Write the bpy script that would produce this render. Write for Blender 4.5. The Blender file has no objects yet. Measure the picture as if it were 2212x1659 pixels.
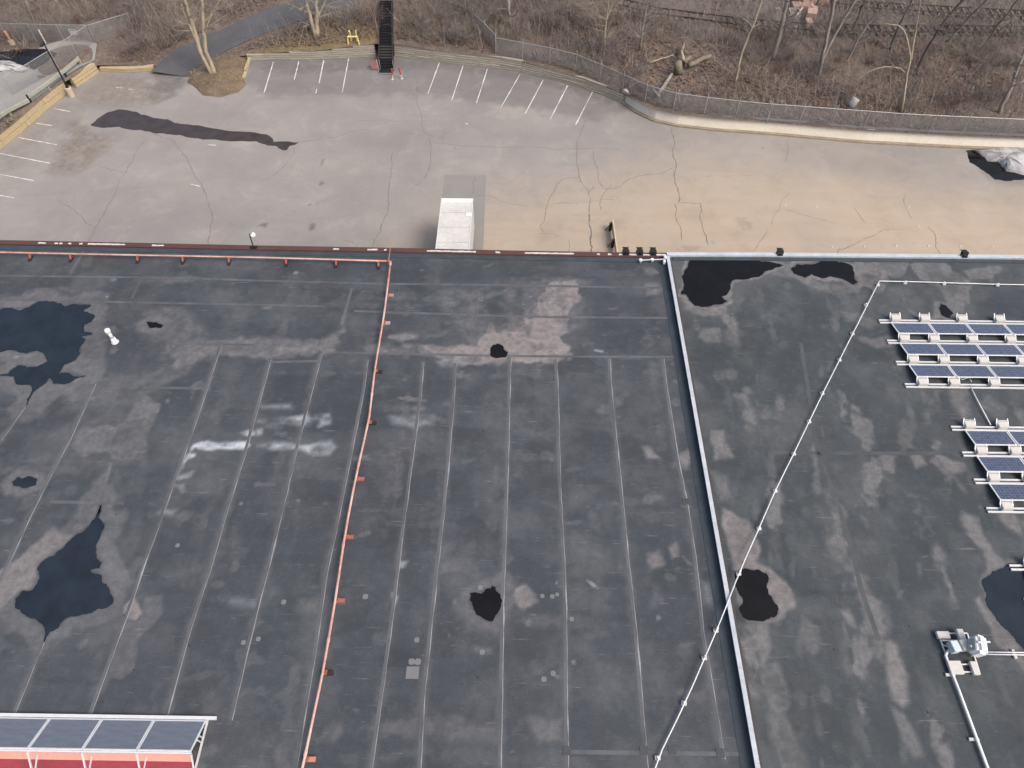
import bpy, bmesh, math, random
import numpy as np
from mathutils import Vector, Matrix, Quaternion
from mathutils.geometry import tessellate_polygon

random.seed(7); np.random.seed(7)
S = bpy.context.scene
COL = S.collection

# ------------------------------------------------------------------ camera
CAM = Vector((0.0, 0.0, 40.0))
PITCH, YAW, FD = math.radians(52.9), math.radians(0.81), 1512.1   # FD: focal length for a 2212 px wide picture
cam_data = bpy.data.cameras.new('camera')
cam_data.sensor_width = 36.0
cam_data.lens = 36.0 * FD / 2212.0
cam_data.clip_end = 3000
cam = bpy.data.objects.new('camera', cam_data)
cam.location = CAM
cam.rotation_euler = (math.radians(90) - PITCH, 0, YAW)
COL.objects.link(cam)
S.camera = cam

# ------------------------------------------------------------------ light
SUN_EL, SUN_AZ = math.radians(50), math.radians(128)      # azimuth clockwise from +Y
world = bpy.data.worlds.new('World'); S.world = world; world.use_nodes = True
wn = world.node_tree.nodes; wl = world.node_tree.links
sky = wn.new('ShaderNodeTexSky'); sky.sky_type = 'NISHITA'; sky.sun_disc = False
sky.sun_elevation = SUN_EL; sky.sun_rotation = SUN_AZ
sky.air_density = 1.0; sky.dust_density = 6.0; sky.ozone_density = 0.6
wl.new(sky.outputs[0], wn['Background'].inputs[0])
wn['Background'].inputs[1].default_value = 0.13
sd = bpy.data.lights.new('sun', 'SUN'); sd.energy = 1.1; sd.angle = math.radians(26); sd.color = (1.0, 0.93, 0.85)
sun = bpy.data.objects.new('sun', sd); COL.objects.link(sun)
sdir = Vector((math.sin(SUN_AZ) * math.cos(SUN_EL), math.cos(SUN_AZ) * math.cos(SUN_EL), math.sin(SUN_EL)))
sun.rotation_euler = sdir.to_track_quat('Z', 'Y').to_euler()
S.view_settings.view_transform = 'Standard'; S.view_settings.look = 'None'
S.view_settings.exposure = 0.8; S.view_settings.gamma = 1.0
S.view_settings.use_curve_mapping = False

# ------------------------------------------------------------------ placing helpers
ZR = 11.5                                   # roof height over the lot
RM = cam.rotation_euler.to_matrix()
def ray(x, y):
    return RM @ Vector(((x - 1106) / FD, -(y - 829.5) / FD, -1.0))
def G(x, y, z=0.0):                         # point of the horizontal plane z
    d = ray(x, y); return CAM + d * ((z - CAM.z) / d.z)
def PY(x, y, Y):                            # point of the upright plane Y
    d = ray(x, y); return CAM + d * (Y / d.y)
TILE = {'a': (0, 0), 'b': (553, 0), 'c': (1106, 0), 'd': (1659, 0),
        'e': (0, 414.75), 'f': (553, 414.75), 'g': (1106, 414.75), 'h': (1659, 414.75),
        'i': (0, 829.5), 'j': (553, 829.5), 'k': (1106, 829.5), 'l': (1659, 829.5),
        'm': (0, 1244.25), 'n': (553, 1244.25), 'o': (1106, 1244.25), 'p': (1659, 1244.25)}
def TL(t, pts):
    ox, oy = TILE[t]; return [(ox + x / 4.0, oy + y / 4.0) for x, y in pts]
def W(pts, z):
    return [G(x, y, z) for x, y in pts]

# ------------------------------------------------------------------ materials
def sock(n, name): return n.inputs[name]
def newmat(name):
    m = bpy.data.materials.new(name); m.use_nodes = True
    return m, m.node_tree.nodes, m.node_tree.links, m.node_tree.nodes['Principled BSDF']
def rgb(c): return (c[0], c[1], c[2], 1.0)
def noise(N, L, scale, detail=4, rough=0.55, coord='Object', mapping=None, dist=0.0):
    tc = N.new('ShaderNodeTexCoord'); t = N.new('ShaderNodeTexNoise')
    t.inputs['Scale'].default_value = scale; t.inputs['Detail'].default_value = detail
    t.inputs['Roughness'].default_value = rough; t.inputs['Distortion'].default_value = dist
    if mapping:
        mp = N.new('ShaderNodeMapping'); mp.inputs['Scale'].default_value = mapping
        L.new(tc.outputs[coord], mp.inputs[0]); L.new(mp.outputs[0], t.inputs['Vector'])
    else: L.new(tc.outputs[coord], t.inputs['Vector'])
    return t.outputs['Fac']
def ramp(N, L, fac, stops):
    r = N.new('ShaderNodeValToRGB'); e = r.color_ramp.elements
    e[0].position, e[0].color = stops[0][0], rgb(stops[0][1])
    e[1].position, e[1].color = stops[-1][0], rgb(stops[-1][1])
    for p, c in stops[1:-1]:
        k = e.new(p); k.color = rgb(c)
    L.new(fac, r.inputs[0]); return r.outputs[0]
def fr(N, L, fac, a, b, lo=0.0, hi=1.0):
    m = N.new('ShaderNodeMapRange'); m.inputs[1].default_value = a; m.inputs[2].default_value = b
    m.inputs[3].default_value = lo; m.inputs[4].default_value = hi; L.new(fac, m.inputs[0]); return m.outputs[0]
def mix(N, L, fac, a, b, mode='MIX'):
    m = N.new('ShaderNodeMix'); m.data_type = 'RGBA'; m.blend_type = mode
    for s, v in ((m.inputs[0], fac), (m.inputs[6], a), (m.inputs[7], b)):
        if isinstance(v, (int, float)): s.default_value = v
        elif isinstance(v, tuple): s.default_value = rgb(v)
        else: L.new(v, s)
    return m.outputs[2]
def mth(N, L, op, a, b=None):
    m = N.new('ShaderNodeMath'); m.operation = op
    for s, v in ((m.inputs[0], a), (m.inputs[1], b)):
        if v is None: continue
        if isinstance(v, (int, float)): s.default_value = v
        else: L.new(v, s)
    return m.outputs[0]
def bump(N, L, bs, h, strength=0.3, dist=0.02):
    b = N.new('ShaderNodeBump'); b.inputs['Strength'].default_value = strength; b.inputs['Distance'].default_value = dist
    L.new(h, b.inputs['Height']); L.new(b.outputs[0], bs.inputs['Normal'])
MATS = {}
def plain(name, c, rough=0.6, metal=0.0, var=0.25, scale=3.0, c2=None, spec=0.4, bmp=0.15, mapping=None):
    if name in MATS: return MATS[name]
    m, N, L, b = newmat(name)
    f = noise(N, L, scale, 6, 0.65, mapping=mapping)
    d = c2 if c2 else tuple(v * (1 - var) for v in c)
    col = ramp(N, L, f, [(0.36, d), (0.64, c)])
    g = noise(N, L, scale * 9, 3, 0.6)
    col = mix(N, L, 0.35, col, ramp(N, L, g, [(0.3, tuple(v * 0.7 for v in c)), (0.7, tuple(min(1, v * 1.15) for v in c))]))
    L.new(col, b.inputs['Base Color'])
    b.inputs['Roughness'].default_value = rough; b.inputs['Metallic'].default_value = metal
    b.inputs['Specular IOR Level'].default_value = spec
    if bmp: bump(N, L, b, g, bmp, 0.01)
    MATS[name] = m; return m

def roof_mat(name, ca, cb, cc, streak):
    m, N, L, b = newmat(name)
    at = N.new('ShaderNodeAttribute'); at.attribute_name = 'stain_shade'
    sp = N.new('ShaderNodeSeparateColor'); L.new(at.outputs['Color'], sp.inputs[0])
    big = noise(N, L, 0.55, 7, 0.62)
    col = ramp(N, L, big, [(0.3, ca), (0.5, cb), (0.72, cc)])
    hs = noise(N, L, 1.0, 6, 0.7, mapping=(0.35, 3.0, 1) if streak else (1.4, 0.45, 1))
    col = mix(N, L, fr(N, L, hs, 0.45, 0.78, 0, 0.5), col, tuple(v * 1.75 for v in cb))
    tint = noise(N, L, 0.22, 3, 0.5)
    col = mix(N, L, fr(N, L, tint, 0.35, 0.7, 0.0, 0.55), col, (0.026, 0.042, 0.048), 'MIX')
    sed = noise(N, L, 3.2, 7, 0.7)
    dustc = ramp(N, L, sed, [(0.25, (0.15, 0.15, 0.152)), (0.55, (0.25, 0.242, 0.242)), (0.8, (0.36, 0.338, 0.332))])
    dustc = mix(N, L, fr(N, L, sp.outputs[0], 0.55, 0.9, 0, 0.75), dustc, ramp(N, L, sed, [(0.25, (0.22, 0.185, 0.175)), (0.55, (0.315, 0.272, 0.258)), (0.8, (0.38, 0.335, 0.318))]))
    df = mth(N, L, 'MULTIPLY', sp.outputs[0], fr(N, L, sed, 0.2, 0.6, 0.7, 1.0))
    col = mix(N, L, df, col, dustc)
    col = mix(N, L, mth(N, L, 'MULTIPLY', sp.outputs[1], fr(N, L, sed, 0.25, 0.65, 0.55, 1.0)), col, (0.6, 0.66, 0.72))
    col = mix(N, L, sp.outputs[2], col, (0.018, 0.021, 0.026))
    mm = noise(N, L, 2.4, 6, 0.75)
    col = mix(N, L, 0.3, col, mix(N, L, 1.0, col, ramp(N, L, mm, [(0.32, (0.3, 0.3, 0.31)), (0.68, (1.0, 1.0, 1.0))]), 'MULTIPLY')); col = mix(N, L, fr(N, L, mm, 0.52, 0.74, 0, 0.34), col, tuple(v * 2.2 for v in cb))
    sg = noise(N, L, 22, 4, 0.8)
    col = mix(N, L, 0.3, col, ramp(N, L, sg, [(0.3, (0.012, 0.015, 0.018)), (0.7, (0.118, 0.132, 0.148))]))
    tc = N.new('ShaderNodeTexCoord')
    def cells(scale, metric, warp, ms=(1, 1, 1)):
        mp = N.new('ShaderNodeMapping'); mp.inputs['Scale'].default_value = ms
        L.new(tc.outputs['Object'], mp.inputs[0]); vec = mp.outputs[0]
        if warp:
            wnz = N.new('ShaderNodeTexNoise'); wnz.inputs['Scale'].default_value = 1.3; wnz.inputs['Detail'].default_value = 4
            L.new(mp.outputs[0], wnz.inputs['Vector']); ad = N.new('ShaderNodeMix'); ad.data_type = 'VECTOR'; ad.inputs[0].default_value = warp
            L.new(mp.outputs[0], ad.inputs[4]); L.new(wnz.outputs['Color'], ad.inputs[5]); vec = ad.outputs[1]
        v = N.new('ShaderNodeTexVoronoi'); v.distance = metric; v.inputs['Scale'].default_value = scale; L.new(vec, v.inputs['Vector']); return v
    cv = cells(0.75, 'CHEBYCHEV', 0.3, (0.8, 1.2, 1)); cs = N.new('ShaderNodeSeparateColor'); L.new(cv.outputs['Color'], cs.inputs[0])
    col = mix(N, L, fr(N, L, cs.outputs[0], 0.55, 1.0, 0, 0.2), col, tuple(v * 1.8 for v in cb))
    col = mix(N, L, fr(N, L, cs.outputs[1], 0.6, 1.0, 0, 0.22), col, tuple(v * 0.62 for v in ca))
    sc = noise(N, L, 1.0, 3, 0.6, mapping=(0.9, 13.0, 1))
    col = mix(N, L, fr(N, L, sc, 0.66, 0.74, 0, 0.45), col, (0.2, 0.205, 0.215))
    dv = cells(0.9, 'EUCLIDEAN', 0.0); ds = N.new('ShaderNodeSeparateColor'); L.new(dv.outputs['Color'], ds.inputs[0])
    dot = mth(N, L, 'MULTIPLY', mth(N, L, 'LESS_THAN', dv.outputs['Distance'], 0.04), mth(N, L, 'GREATER_THAN', ds.outputs[2], 0.35))
    col = mix(N, L, mth(N, L, 'MULTIPLY', dot, 0.75), col, (0.013, 0.013, 0.015))
    L.new(col, b.inputs['Base Color'])
    L.new(fr(N, L, sp.outputs[2], 0, 1, 0.86, 0.45), b.inputs['Roughness'])
    b.inputs['Specular IOR Level'].default_value = 0.3
    bump(N, L, b, mth(N, L, 'ADD', sg, hs), 0.25, 0.015)
    return m
M_ROOFL = roof_mat('roof_membrane', (0.024, 0.027, 0.034), (0.036, 0.041, 0.050), (0.064, 0.070, 0.082), True)
M_ROOFR = roof_mat('roof_membrane_east', (0.023, 0.028, 0.032), (0.035, 0.042, 0.046), (0.057, 0.065, 0.069), False)

def lot_mat():
    m, N, L, b = newmat('bleached_asphalt')
    at = N.new('ShaderNodeAttribute'); at.attribute_name = 'stain_shade'
    sp = N.new('ShaderNodeSeparateColor'); L.new(at.outputs['Color'], sp.inputs[0])
    big = noise(N, L, 0.12, 6, 0.6)
    col = ramp(N, L, big, [(0.3, (0.195, 0.187, 0.18)), (0.55, (0.24, 0.226, 0.214)), (0.75, (0.27, 0.252, 0.236))])
    st = noise(N, L, 1.0, 6, 0.65, mapping=(0.12, 0.7, 1))
    col = mix(N, L, fr(N, L, st, 0.42, 0.7, 0, 0.35), col, (0.20, 0.195, 0.195))
    tan = ramp(N, L, st, [(0.3, (0.345, 0.28, 0.208)), (0.7, (0.395, 0.322, 0.242))])
    col = mix(N, L, sp.outputs[0], col, tan)
    dk = ramp(N, L, noise(N, L, 0.9, 5, 0.6), [(0.3, (0.085, 0.083, 0.084)), (0.7, (0.12, 0.117, 0.118))])
    col = mix(N, L, sp.outputs[1], col, dk)
    dirt_shade = ramp(N, L, noise(N, L, 2.2, 7, 0.7), [(0.3, (0.10, 0.082, 0.065)), (0.7, (0.21, 0.178, 0.15))])
    col = mix(N, L, sp.outputs[2], col, dirt_shade)
    g = noise(N, L, 14, 4, 0.75)
    col = mix(N, L, 0.14, col, ramp(N, L, g, [(0.3, (0.07, 0.066, 0.064)), (0.7, (0.38, 0.36, 0.34))]))
    spk = noise(N, L, 1.7, 2, 0.5)
    col = mix(N, L, fr(N, L, spk, 0.74, 0.78, 0, 0.45), col, (0.09, 0.085, 0.08))
    pt = noise(N, L, 0.3, 8, 0.75, dist=0.6)
    col = mix(N, L, fr(N, L, pt, 0.52, 0.66, 0, 0.2), col, (0.14, 0.13, 0.125)); col = mix(N, L, fr(N, L, pt, 0.47, 0.36, 0, 0.22), col, (0.36, 0.33, 0.30))
    L.new(col, b.inputs['Base Color']); b.inputs['Roughness'].default_value = 0.9
    b.inputs['Specular IOR Level'].default_value = 0.25
    bump(N, L, b, g, 0.3, 0.02)
    return m
M_LOT = lot_mat()

def floor_mat():
    m, N, L, b = newmat('leaf_litter')
    at = N.new('ShaderNodeAttribute'); at.attribute_name = 'stain_shade'
    sp = N.new('ShaderNodeSeparateColor'); L.new(at.outputs['Color'], sp.inputs[0])
    a = noise(N, L, 0.35, 8, 0.7)
    col = ramp(N, L, a, [(0.3, (0.085, 0.071, 0.068)), (0.45, (0.125, 0.098, 0.084)), (0.6, (0.175, 0.135, 0.107)), (0.75, (0.135, 0.122, 0.118))])
    f = noise(N, L, 2.6, 8, 0.8)
    col = mix(N, L, 0.6, col, ramp(N, L, f, [(0.33, (0.045, 0.038, 0.037)), (0.5, (0.115, 0.092, 0.08)), (0.68, (0.22, 0.182, 0.15))]))
    grass = ramp(N, L, f, [(0.3, (0.085, 0.066, 0.038)), (0.6, (0.19, 0.15, 0.09)), (0.75, (0.25, 0.2, 0.13))])
    col = mix(N, L, sp.outputs[0], col, grass)
    grav = ramp(N, L, f, [(0.3, (0.1, 0.092, 0.087)), (0.6, (0.17, 0.152, 0.14)), (0.75, (0.23, 0.21, 0.19))])
    col = mix(N, L, sp.outputs[1], col, grav)
    L.new(col, b.inputs['Base Color']); b.inputs['Roughness'].default_value = 0.95
    b.inputs['Specular IOR Level'].default_value = 0.1
    bump(N, L, b, f, 0.9, 0.12)
    return m
M_FLOOR = floor_mat()

def puddle_mat(name, c, rough=0.04):
    m, N, L, b = newmat(name)
    f = noise(N, L, 0.8, 5, 0.6)
    L.new(ramp(N, L, f, [(0.3, tuple(v * 0.75 for v in c)), (0.7, tuple(v * 1.25 for v in c))]), b.inputs['Base Color'])
    b.inputs['Roughness'].default_value = rough; b.inputs['IOR'].default_value = 1.33
    b.inputs['Specular IOR Level'].default_value = 0.35
    w = noise(N, L, 9, 2, 0.5); bump(N, L, b, w, 0.03, 0.01)
    return m
M_PBLUE = puddle_mat('puddle_sky_tinted', (0.016, 0.023, 0.033), 0.06)  # bluish base colour stands in for brighter sky reflected in these puddles
M_PBLACK = puddle_mat('puddle_clear', (0.0075, 0.0075, 0.008), 0.05)
M_PLOT = puddle_mat('puddle_on_asphalt', (0.045, 0.038, 0.037), 0.15)

M_WHITE = plain('white_painted_metal', (0.62, 0.64, 0.66), 0.45, 0, 0.12, 2.5)
M_RACK = plain('galvanised_rack', (0.6, 0.61, 0.62), 0.4, 0.15, 0.12, 4)
M_BLOCK = plain('concrete_block', (0.5, 0.49, 0.47), 0.9, 0, 0.15, 5)
M_COPING = plain('white_coping', (0.42, 0.46, 0.51), 0.5, 0, 0.3, 1.5)
M_BLACK = plain('black_metal', (0.016, 0.016, 0.018), 0.5, 0.2, 0.3, 5)
M_DARK = plain('dark_rubber', (0.02, 0.02, 0.021), 0.8, 0, 0.3, 6)
M_BROWN = plain('brown_edge_metal', (0.10, 0.042, 0.036), 0.6, 0.1, 0.55, 1.2, c2=(0.055, 0.036, 0.034), mapping=(0.6, 3, 3))
M_FLASH = plain('clean_membrane', (0.04, 0.054, 0.068), 0.75, 0, 0.4, 1.5)
M_SEAM = plain('seam_tape', (0.095, 0.101, 0.11), 0.8, 0, 0.55, 0.7, bmp=0.1, mapping=(1, 0.4, 1))
M_SEAMLINE = plain('seam_caulk', (0.27, 0.28, 0.29), 0.8, 0, 0.6, 1.3, c2=(0.11, 0.115, 0.125), bmp=0.1)
M_PATCH = plain('patch_membrane', (0.15, 0.154, 0.16), 0.8, 0, 0.25, 3)
M_CONC = plain('pale_concrete', (0.7, 0.66, 0.57), 0.9, 0, 0.12, 0.8)
M_CONCTOP = plain('weathered_concrete', (0.24, 0.225, 0.21), 0.95, 0, 0.3, 1.2)
M_KERB = plain('tan_kerb', (0.27, 0.225, 0.165), 0.95, 0, 0.4, 0.9)
M_TIMBER = plain('grey_timber', (0.34, 0.315, 0.265), 0.9, 0, 0.4, 2.2, mapping=(0.5, 3, 6))
M_TAN = plain('tan_timber', (0.40, 0.33, 0.205), 0.9, 0, 0.3, 1.4, mapping=(0.6, 2, 5))
M_GALV = plain('galvanised_steel', (0.42, 0.43, 0.43), 0.45, 0.5, 0.2, 5)
M_WIRE = plain('fence_wire', (0.23, 0.24, 0.245), 0.5, 0.4, 0.2, 5, bmp=0)
M_GUARD = plain('guard_rail_steel', (0.4, 0.42, 0.36), 0.5, 0.25, 0.25, 3)
M_LINE = plain('road_paint', (0.62, 0.61, 0.58), 0.8, 0, 0.5, 2.2, c2=(0.3, 0.33, 0.32), bmp=0)
M_CRACK = plain('crack_filler', (0.105, 0.095, 0.088), 0.85, 0, 0.5, 0.8, c2=(0.2, 0.182, 0.168), bmp=0)
M_ASPH = plain('dark_asphalt', (0.088, 0.09, 0.096), 0.9, 0, 0.35, 0.35, bmp=0.3)
M_PAD = plain('grey_asphalt_patch', (0.215, 0.205, 0.195), 0.9, 0, 0.12, 0.8, bmp=0.3)
M_ROADL = plain('pale_road', (0.24, 0.235, 0.225), 0.9, 0, 0.2, 0.5, bmp=0.2)
M_RED = plain('red_paint', (0.36, 0.075, 0.065), 0.55, 0, 0.3, 4)
M_YEL = plain('yellow_paint', (0.6, 0.52, 0.22), 0.5, 0, 0.2, 4)
M_WALLB = plain('building_wall', (0.3, 0.27, 0.24), 0.9, 0, 0.15, 0.7)
M_PINK = plain('weathered_red_board', (0.42, 0.29, 0.235), 0.9, 0, 0.4, 1.5)
M_SNOW = plain('dirty_snow', (0.42, 0.42, 0.43), 0.9, 0, 0.6, 0.75, c2=(0.05, 0.047, 0.045), bmp=0.8)
M_SLEEP = plain('sleeper_wood', (0.15, 0.132, 0.12), 0.95, 0, 0.4, 3)
M_RAIL = plain('rusty_rail', (0.085, 0.07, 0.062), 0.6, 0.4, 0.4, 3)
M_SALMON = plain('salmon_sheet', (0.72, 0.29, 0.23), 0.45, 0, 0.15, 1.0)  # upper band of the red screen, light catching it put into the colour
M_CRIMSON = plain('crimson_sheet', (0.26, 0.045, 0.06), 0.45, 0, 0.3, 0.8)
M_TRAIL = plain('trailer_skin', (0.54, 0.535, 0.515), 0.45, 0, 0.22, 0.5)

def bark_mat(name, ca, cb):
    m, N, L, b = newmat(name)
    f = noise(N, L, 1.0, 7, 0.7, mapping=(5, 5, 0.9))
    L.new(ramp(N, L, f, [(0.35, ca), (0.65, cb)]), b.inputs['Base Color']); b.inputs['Roughness'].default_value = 0.95
    b.inputs['Specular IOR Level'].default_value = 0.1
    bump(N, L, b, f, 0.7, 0.04); MATS[name] = m; return m
M_BARKP = bark_mat('pale_bark', (0.19, 0.16, 0.125), (0.42, 0.36, 0.275))
M_BARKG = bark_mat('grey_bark', (0.15, 0.135, 0.12), (0.31, 0.28, 0.24))
M_BARKD = bark_mat('dark_bark', (0.065, 0.056, 0.05), (0.14, 0.122, 0.108))
M_TWIG = plain('twig', (0.19, 0.163, 0.153), 0.95, 0, 0.4, 1.5, bmp=0)
M_TWIGL = plain('pale_twig', (0.25, 0.215, 0.18), 0.95, 0, 0.4, 1.5, bmp=0)
M_LOG = plain('cut_wood', (0.34, 0.285, 0.2), 0.9, 0, 0.3, 3)

def red_pipe_mat():
    m, N, L, b = newmat('faded_red_pipe')
    f = noise(N, L, 0.75, 5, 0.7)
    col = ramp(N, L, f, [(0.36, (0.36, 0.125, 0.09)), (0.48, (0.43, 0.25, 0.21)), (0.62, (0.46, 0.375, 0.34))])
    L.new(mix(N, L, 0.25, col, ramp(N, L, noise(N, L, 9, 4, 0.7), [(0.35, (0.35, 0.09, 0.055)), (0.65, (0.62, 0.42, 0.36))])), b.inputs['Base Color'])
    b.inputs['Roughness'].default_value = 0.6; return m
M_PIPE = red_pipe_mat()

def glass_mat():
    m, N, L, b = newmat('solar_cells')
    tc = N.new('ShaderNodeTexCoord'); mp = N.new('ShaderNodeMapping'); mp.inputs['Scale'].default_value = (6.2, 6.2, 6.2)
    L.new(tc.outputs['Object'], mp.inputs[0])
    sx = N.new('ShaderNodeSeparateXYZ'); L.new(mp.outputs[0], sx.inputs[0])
    def lines(s, w):
        f = mth(N, L, 'FRACT', s); f = mth(N, L, 'ABSOLUTE', mth(N, L, 'SUBTRACT', f, 0.5))
        return mth(N, L, 'GREATER_THAN', f, 0.5 - w)
    g = mth(N, L, 'MAXIMUM', lines(sx.outputs[0], 0.035), lines(sx.outputs[1], 0.045))
    bb = lines(mth(N, L, 'MULTIPLY', sx.outputs[1], 3.0), 0.06)
    f = noise(N, L, 5.0, 4, 0.7); v = N.new('ShaderNodeTexVoronoi'); v.inputs['Scale'].default_value = 22
    L.new(tc.outputs['Object'], v.inputs['Vector'])
    col = ramp(N, L, f, [(0.3, (0.035, 0.05, 0.09)), (0.5, (0.055, 0.072, 0.122)), (0.7, (0.085, 0.1, 0.148))])
    col = mix(N, L, 0.25, col, mix(N, L, 1.0, col, v.outputs['Color'], 'MULTIPLY'))
    col = mix(N, L, mth(N, L, 'MULTIPLY', bb, 0.25), col, (0.26, 0.29, 0.36))
    col = mix(N, L, mth(N, L, 'MULTIPLY', g, 0.5), col, (0.23, 0.26, 0.33))
    L.new(col, b.inputs['Base Color']); b.inputs['Roughness'].default_value = 0.22
    b.inputs['Specular IOR Level'].default_value = 0.5; return m
M_CELLS = glass_mat(); M_CELLS2 = plain('pale_solar_glass', (0.15, 0.17, 0.205), 0.3, 0, 0.22, 2.2, c2=(0.105, 0.125, 0.16), spec=0.5, bmp=0.05, mapping=(0.7, 3, 3))  # second glass is paler and greyer, without cell lines

# ------------------------------------------------------------------ mesh builder
class MB:
    def __init__(s): s.v = []; s.f = []
    def box(s, c, d, rot=None, top=1.0):
        c = Vector(c); n = len(s.v); hx, hy, hz = d[0] / 2, d[1] / 2, d[2] / 2
        for z, k in ((-hz, 1.0), (hz, top)):
            for x, y in ((-hx, -hy), (hx, -hy), (hx, hy), (-hx, hy)):
                p = Vector((x * k, y * k, z))
                s.v.append(c + (rot @ p if rot else p))
        s.f += [tuple(n + i for i in q) for q in ((3, 2, 1, 0), (4, 5, 6, 7), (0, 1, 5, 4), (1, 2, 6, 5), (2, 3, 7, 6), (3, 0, 4, 7))]
        return s
    def beam(s, a, b, w, h, up=(0, 0, 1)):
        a = Vector(a); b = Vector(b); d = b - a; l = d.length
        if l < 1e-6: return s
        x = d / l; y = Vector(up).cross(x)
        if y.length < 1e-4: y = Vector((1, 0, 0)).cross(x)
        y.normalize(); z = x.cross(y)
        return s.box((a + b) / 2, (l, w, h), Matrix((x, y, z)).transposed())
    def tube(s, path, r, n=8, cap=True):
        P = [Vector(p) for p in path]; R = r if isinstance(r, (list, tuple)) else [r] * len(P)
        ref = None; base = len(s.v)
        for i, p in enumerate(P):
            t = (P[min(i + 1, len(P) - 1)] - P[max(i - 1, 0)]).normalized()
            if ref is None:
                ref = Vector((0, 0, 1)) if abs(t.z) < 0.9 else Vector((1, 0, 0))
            u = ref - t * ref.dot(t)
            if u.length < 1e-4: u = t.orthogonal()
            u.normalize(); ref = u; w = t.cross(u)
            for k in range(n):
                a = 2 * math.pi * k / n
                s.v.append(p + (u * math.cos(a) + w * math.sin(a)) * R[i])
        for i in range(len(P) - 1):
            for k in range(n):
                a = base + i * n + k; b = base + i * n + (k + 1) % n
                s.f.append((a, b, b + n, a + n))
        if cap:
            s.f.append(tuple(base + k for k in range(n))[::-1])
            s.f.append(tuple(base + (len(P) - 1) * n + k for k in range(n)))
        return s
    def poly(s, pts, z0, z1):                       # upright prism over an outline
        n = len(s.v); k = len(pts)
        for z in (z0, z1):
            for p in pts: s.v.append(Vector((p[0], p[1], z)))
        if k > 8:
            for t in tessellate_polygon([[Vector((p[0], p[1], 0)) for p in pts]]):
                a, b, c = [s.v[n + k + q] for q in t]
                up = (b - a).cross(c - a).z > 0
                s.f.append(tuple(n + k + q for q in (t if up else t[::-1])))
        else:
            s.f.append(tuple(range(n + k, n + 2 * k)))
        s.f.append(tuple(range(n, n + k))[::-1])
        for i in range(k):
            j = (i + 1) % k; s.f.append((n + i, n + j, n + k + j, n + k + i))
        return s
    def ribbon(s, pts, w, dz=0.0, taper=False):      # flat strip along a path
        P = [Vector(p) for p in pts]; n = len(s.v)
        ws = w if isinstance(w, (list, tuple)) else [w] * len(P)
        for i, p in enumerate(P):
            t = P[min(i + 1, len(P) - 1)] - P[max(i - 1, 0)]; t.z = 0; t.normalize()
            q = Vector((-t.y, t.x, 0)) * ws[i] / 2
            s.v += [p + q + Vector((0, 0, dz)), p - q + Vector((0, 0, dz))]
        for i in range(len(P) - 1):
            a = n + 2 * i; s.f.append((a + 1, a + 3, a + 2, a))
        return s
    def lathe(s, c, prof, n=16, axis=(0, 0, 1)):
        c = Vector(c); q = Vector((0, 0, 1)).rotation_difference(Vector(axis)); base = len(s.v)
        for r, z in prof:
            for k in range(n):
                a = 2 * math.pi * k / n
                s.v.append(c + q @ Vector((r * math.cos(a), r * math.sin(a), z)))
        for i in range(len(prof) - 1):
            for k in range(n):
                a = base + i * n + k; b = base + i * n + (k + 1) % n
                s.f.append((a, b, b + n, a + n))
        s.f.append(tuple(base + k for k in range(n))[::-1]); s.f.append(tuple(base + (len(prof) - 1) * n + k for k in range(n)))
        return s
    def mesh(s, name, mat, o=Vector((0, 0, 0)), smooth=False):
        me = bpy.data.meshes.new(name)
        me.from_pydata([(v[0] - o[0], v[1] - o[1], v[2] - o[2]) for v in s.v], [], s.f)
        me.materials.append(mat); me.update()
        if smooth: me.polygons.foreach_set('use_smooth', [True] * len(me.polygons))
        return me
    def build(s, name, mat, parent=None, origin=None, bevel=0.0, smooth=False):
        o = Vector((0, 0, 0))
        if parent is not None: o = wloc(parent)
        elif origin is not None: o = Vector(origin)
        elif s.v:
            o = Vector((sum(v[0] for v in s.v) / len(s.v), sum(v[1] for v in s.v) / len(s.v), min(v[2] for v in s.v)))
        ob = bpy.data.objects.new(name, s.mesh(name, mat, o, smooth)); COL.objects.link(ob)
        if parent is not None: ob.parent = parent
        else: ob.location = o
        if bevel:
            bm = bmesh.new(); bm.from_mesh(ob.data)
            bmesh.ops.bevel(bm, geom=bm.edges[:], offset=bevel, segments=1, affect='EDGES', profile=0.5)
            bm.to_mesh(ob.data); bm.free()
        return ob
def wloc(o):
    p = Vector((0, 0, 0))
    while o is not None: p += o.location; o = o.parent
    return p
def tag(o, label=None, cat=None, group=None, kind=None):
    if label: o['label'] = label
    if cat: o['category'] = cat
    if group: o['group'] = group
    if kind: o['kind'] = kind
    return o
def thing(name, loc, label, cat, group=None):
    o = bpy.data.objects.new(name, None); o.empty_display_size = 0.2; COL.objects.link(o); o.location = loc
    return tag(o, label, cat, group)
def inst(name, me, parent, loc, rot=None):           # loc in world space; parents are never rotated
    ob = bpy.data.objects.new(name, me); COL.objects.link(ob)
    if parent is not None: ob.parent = parent; loc = Vector(loc) - wloc(parent)
    ob.location = loc
    if rot: ob.rotation_euler = rot
    return ob

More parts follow.
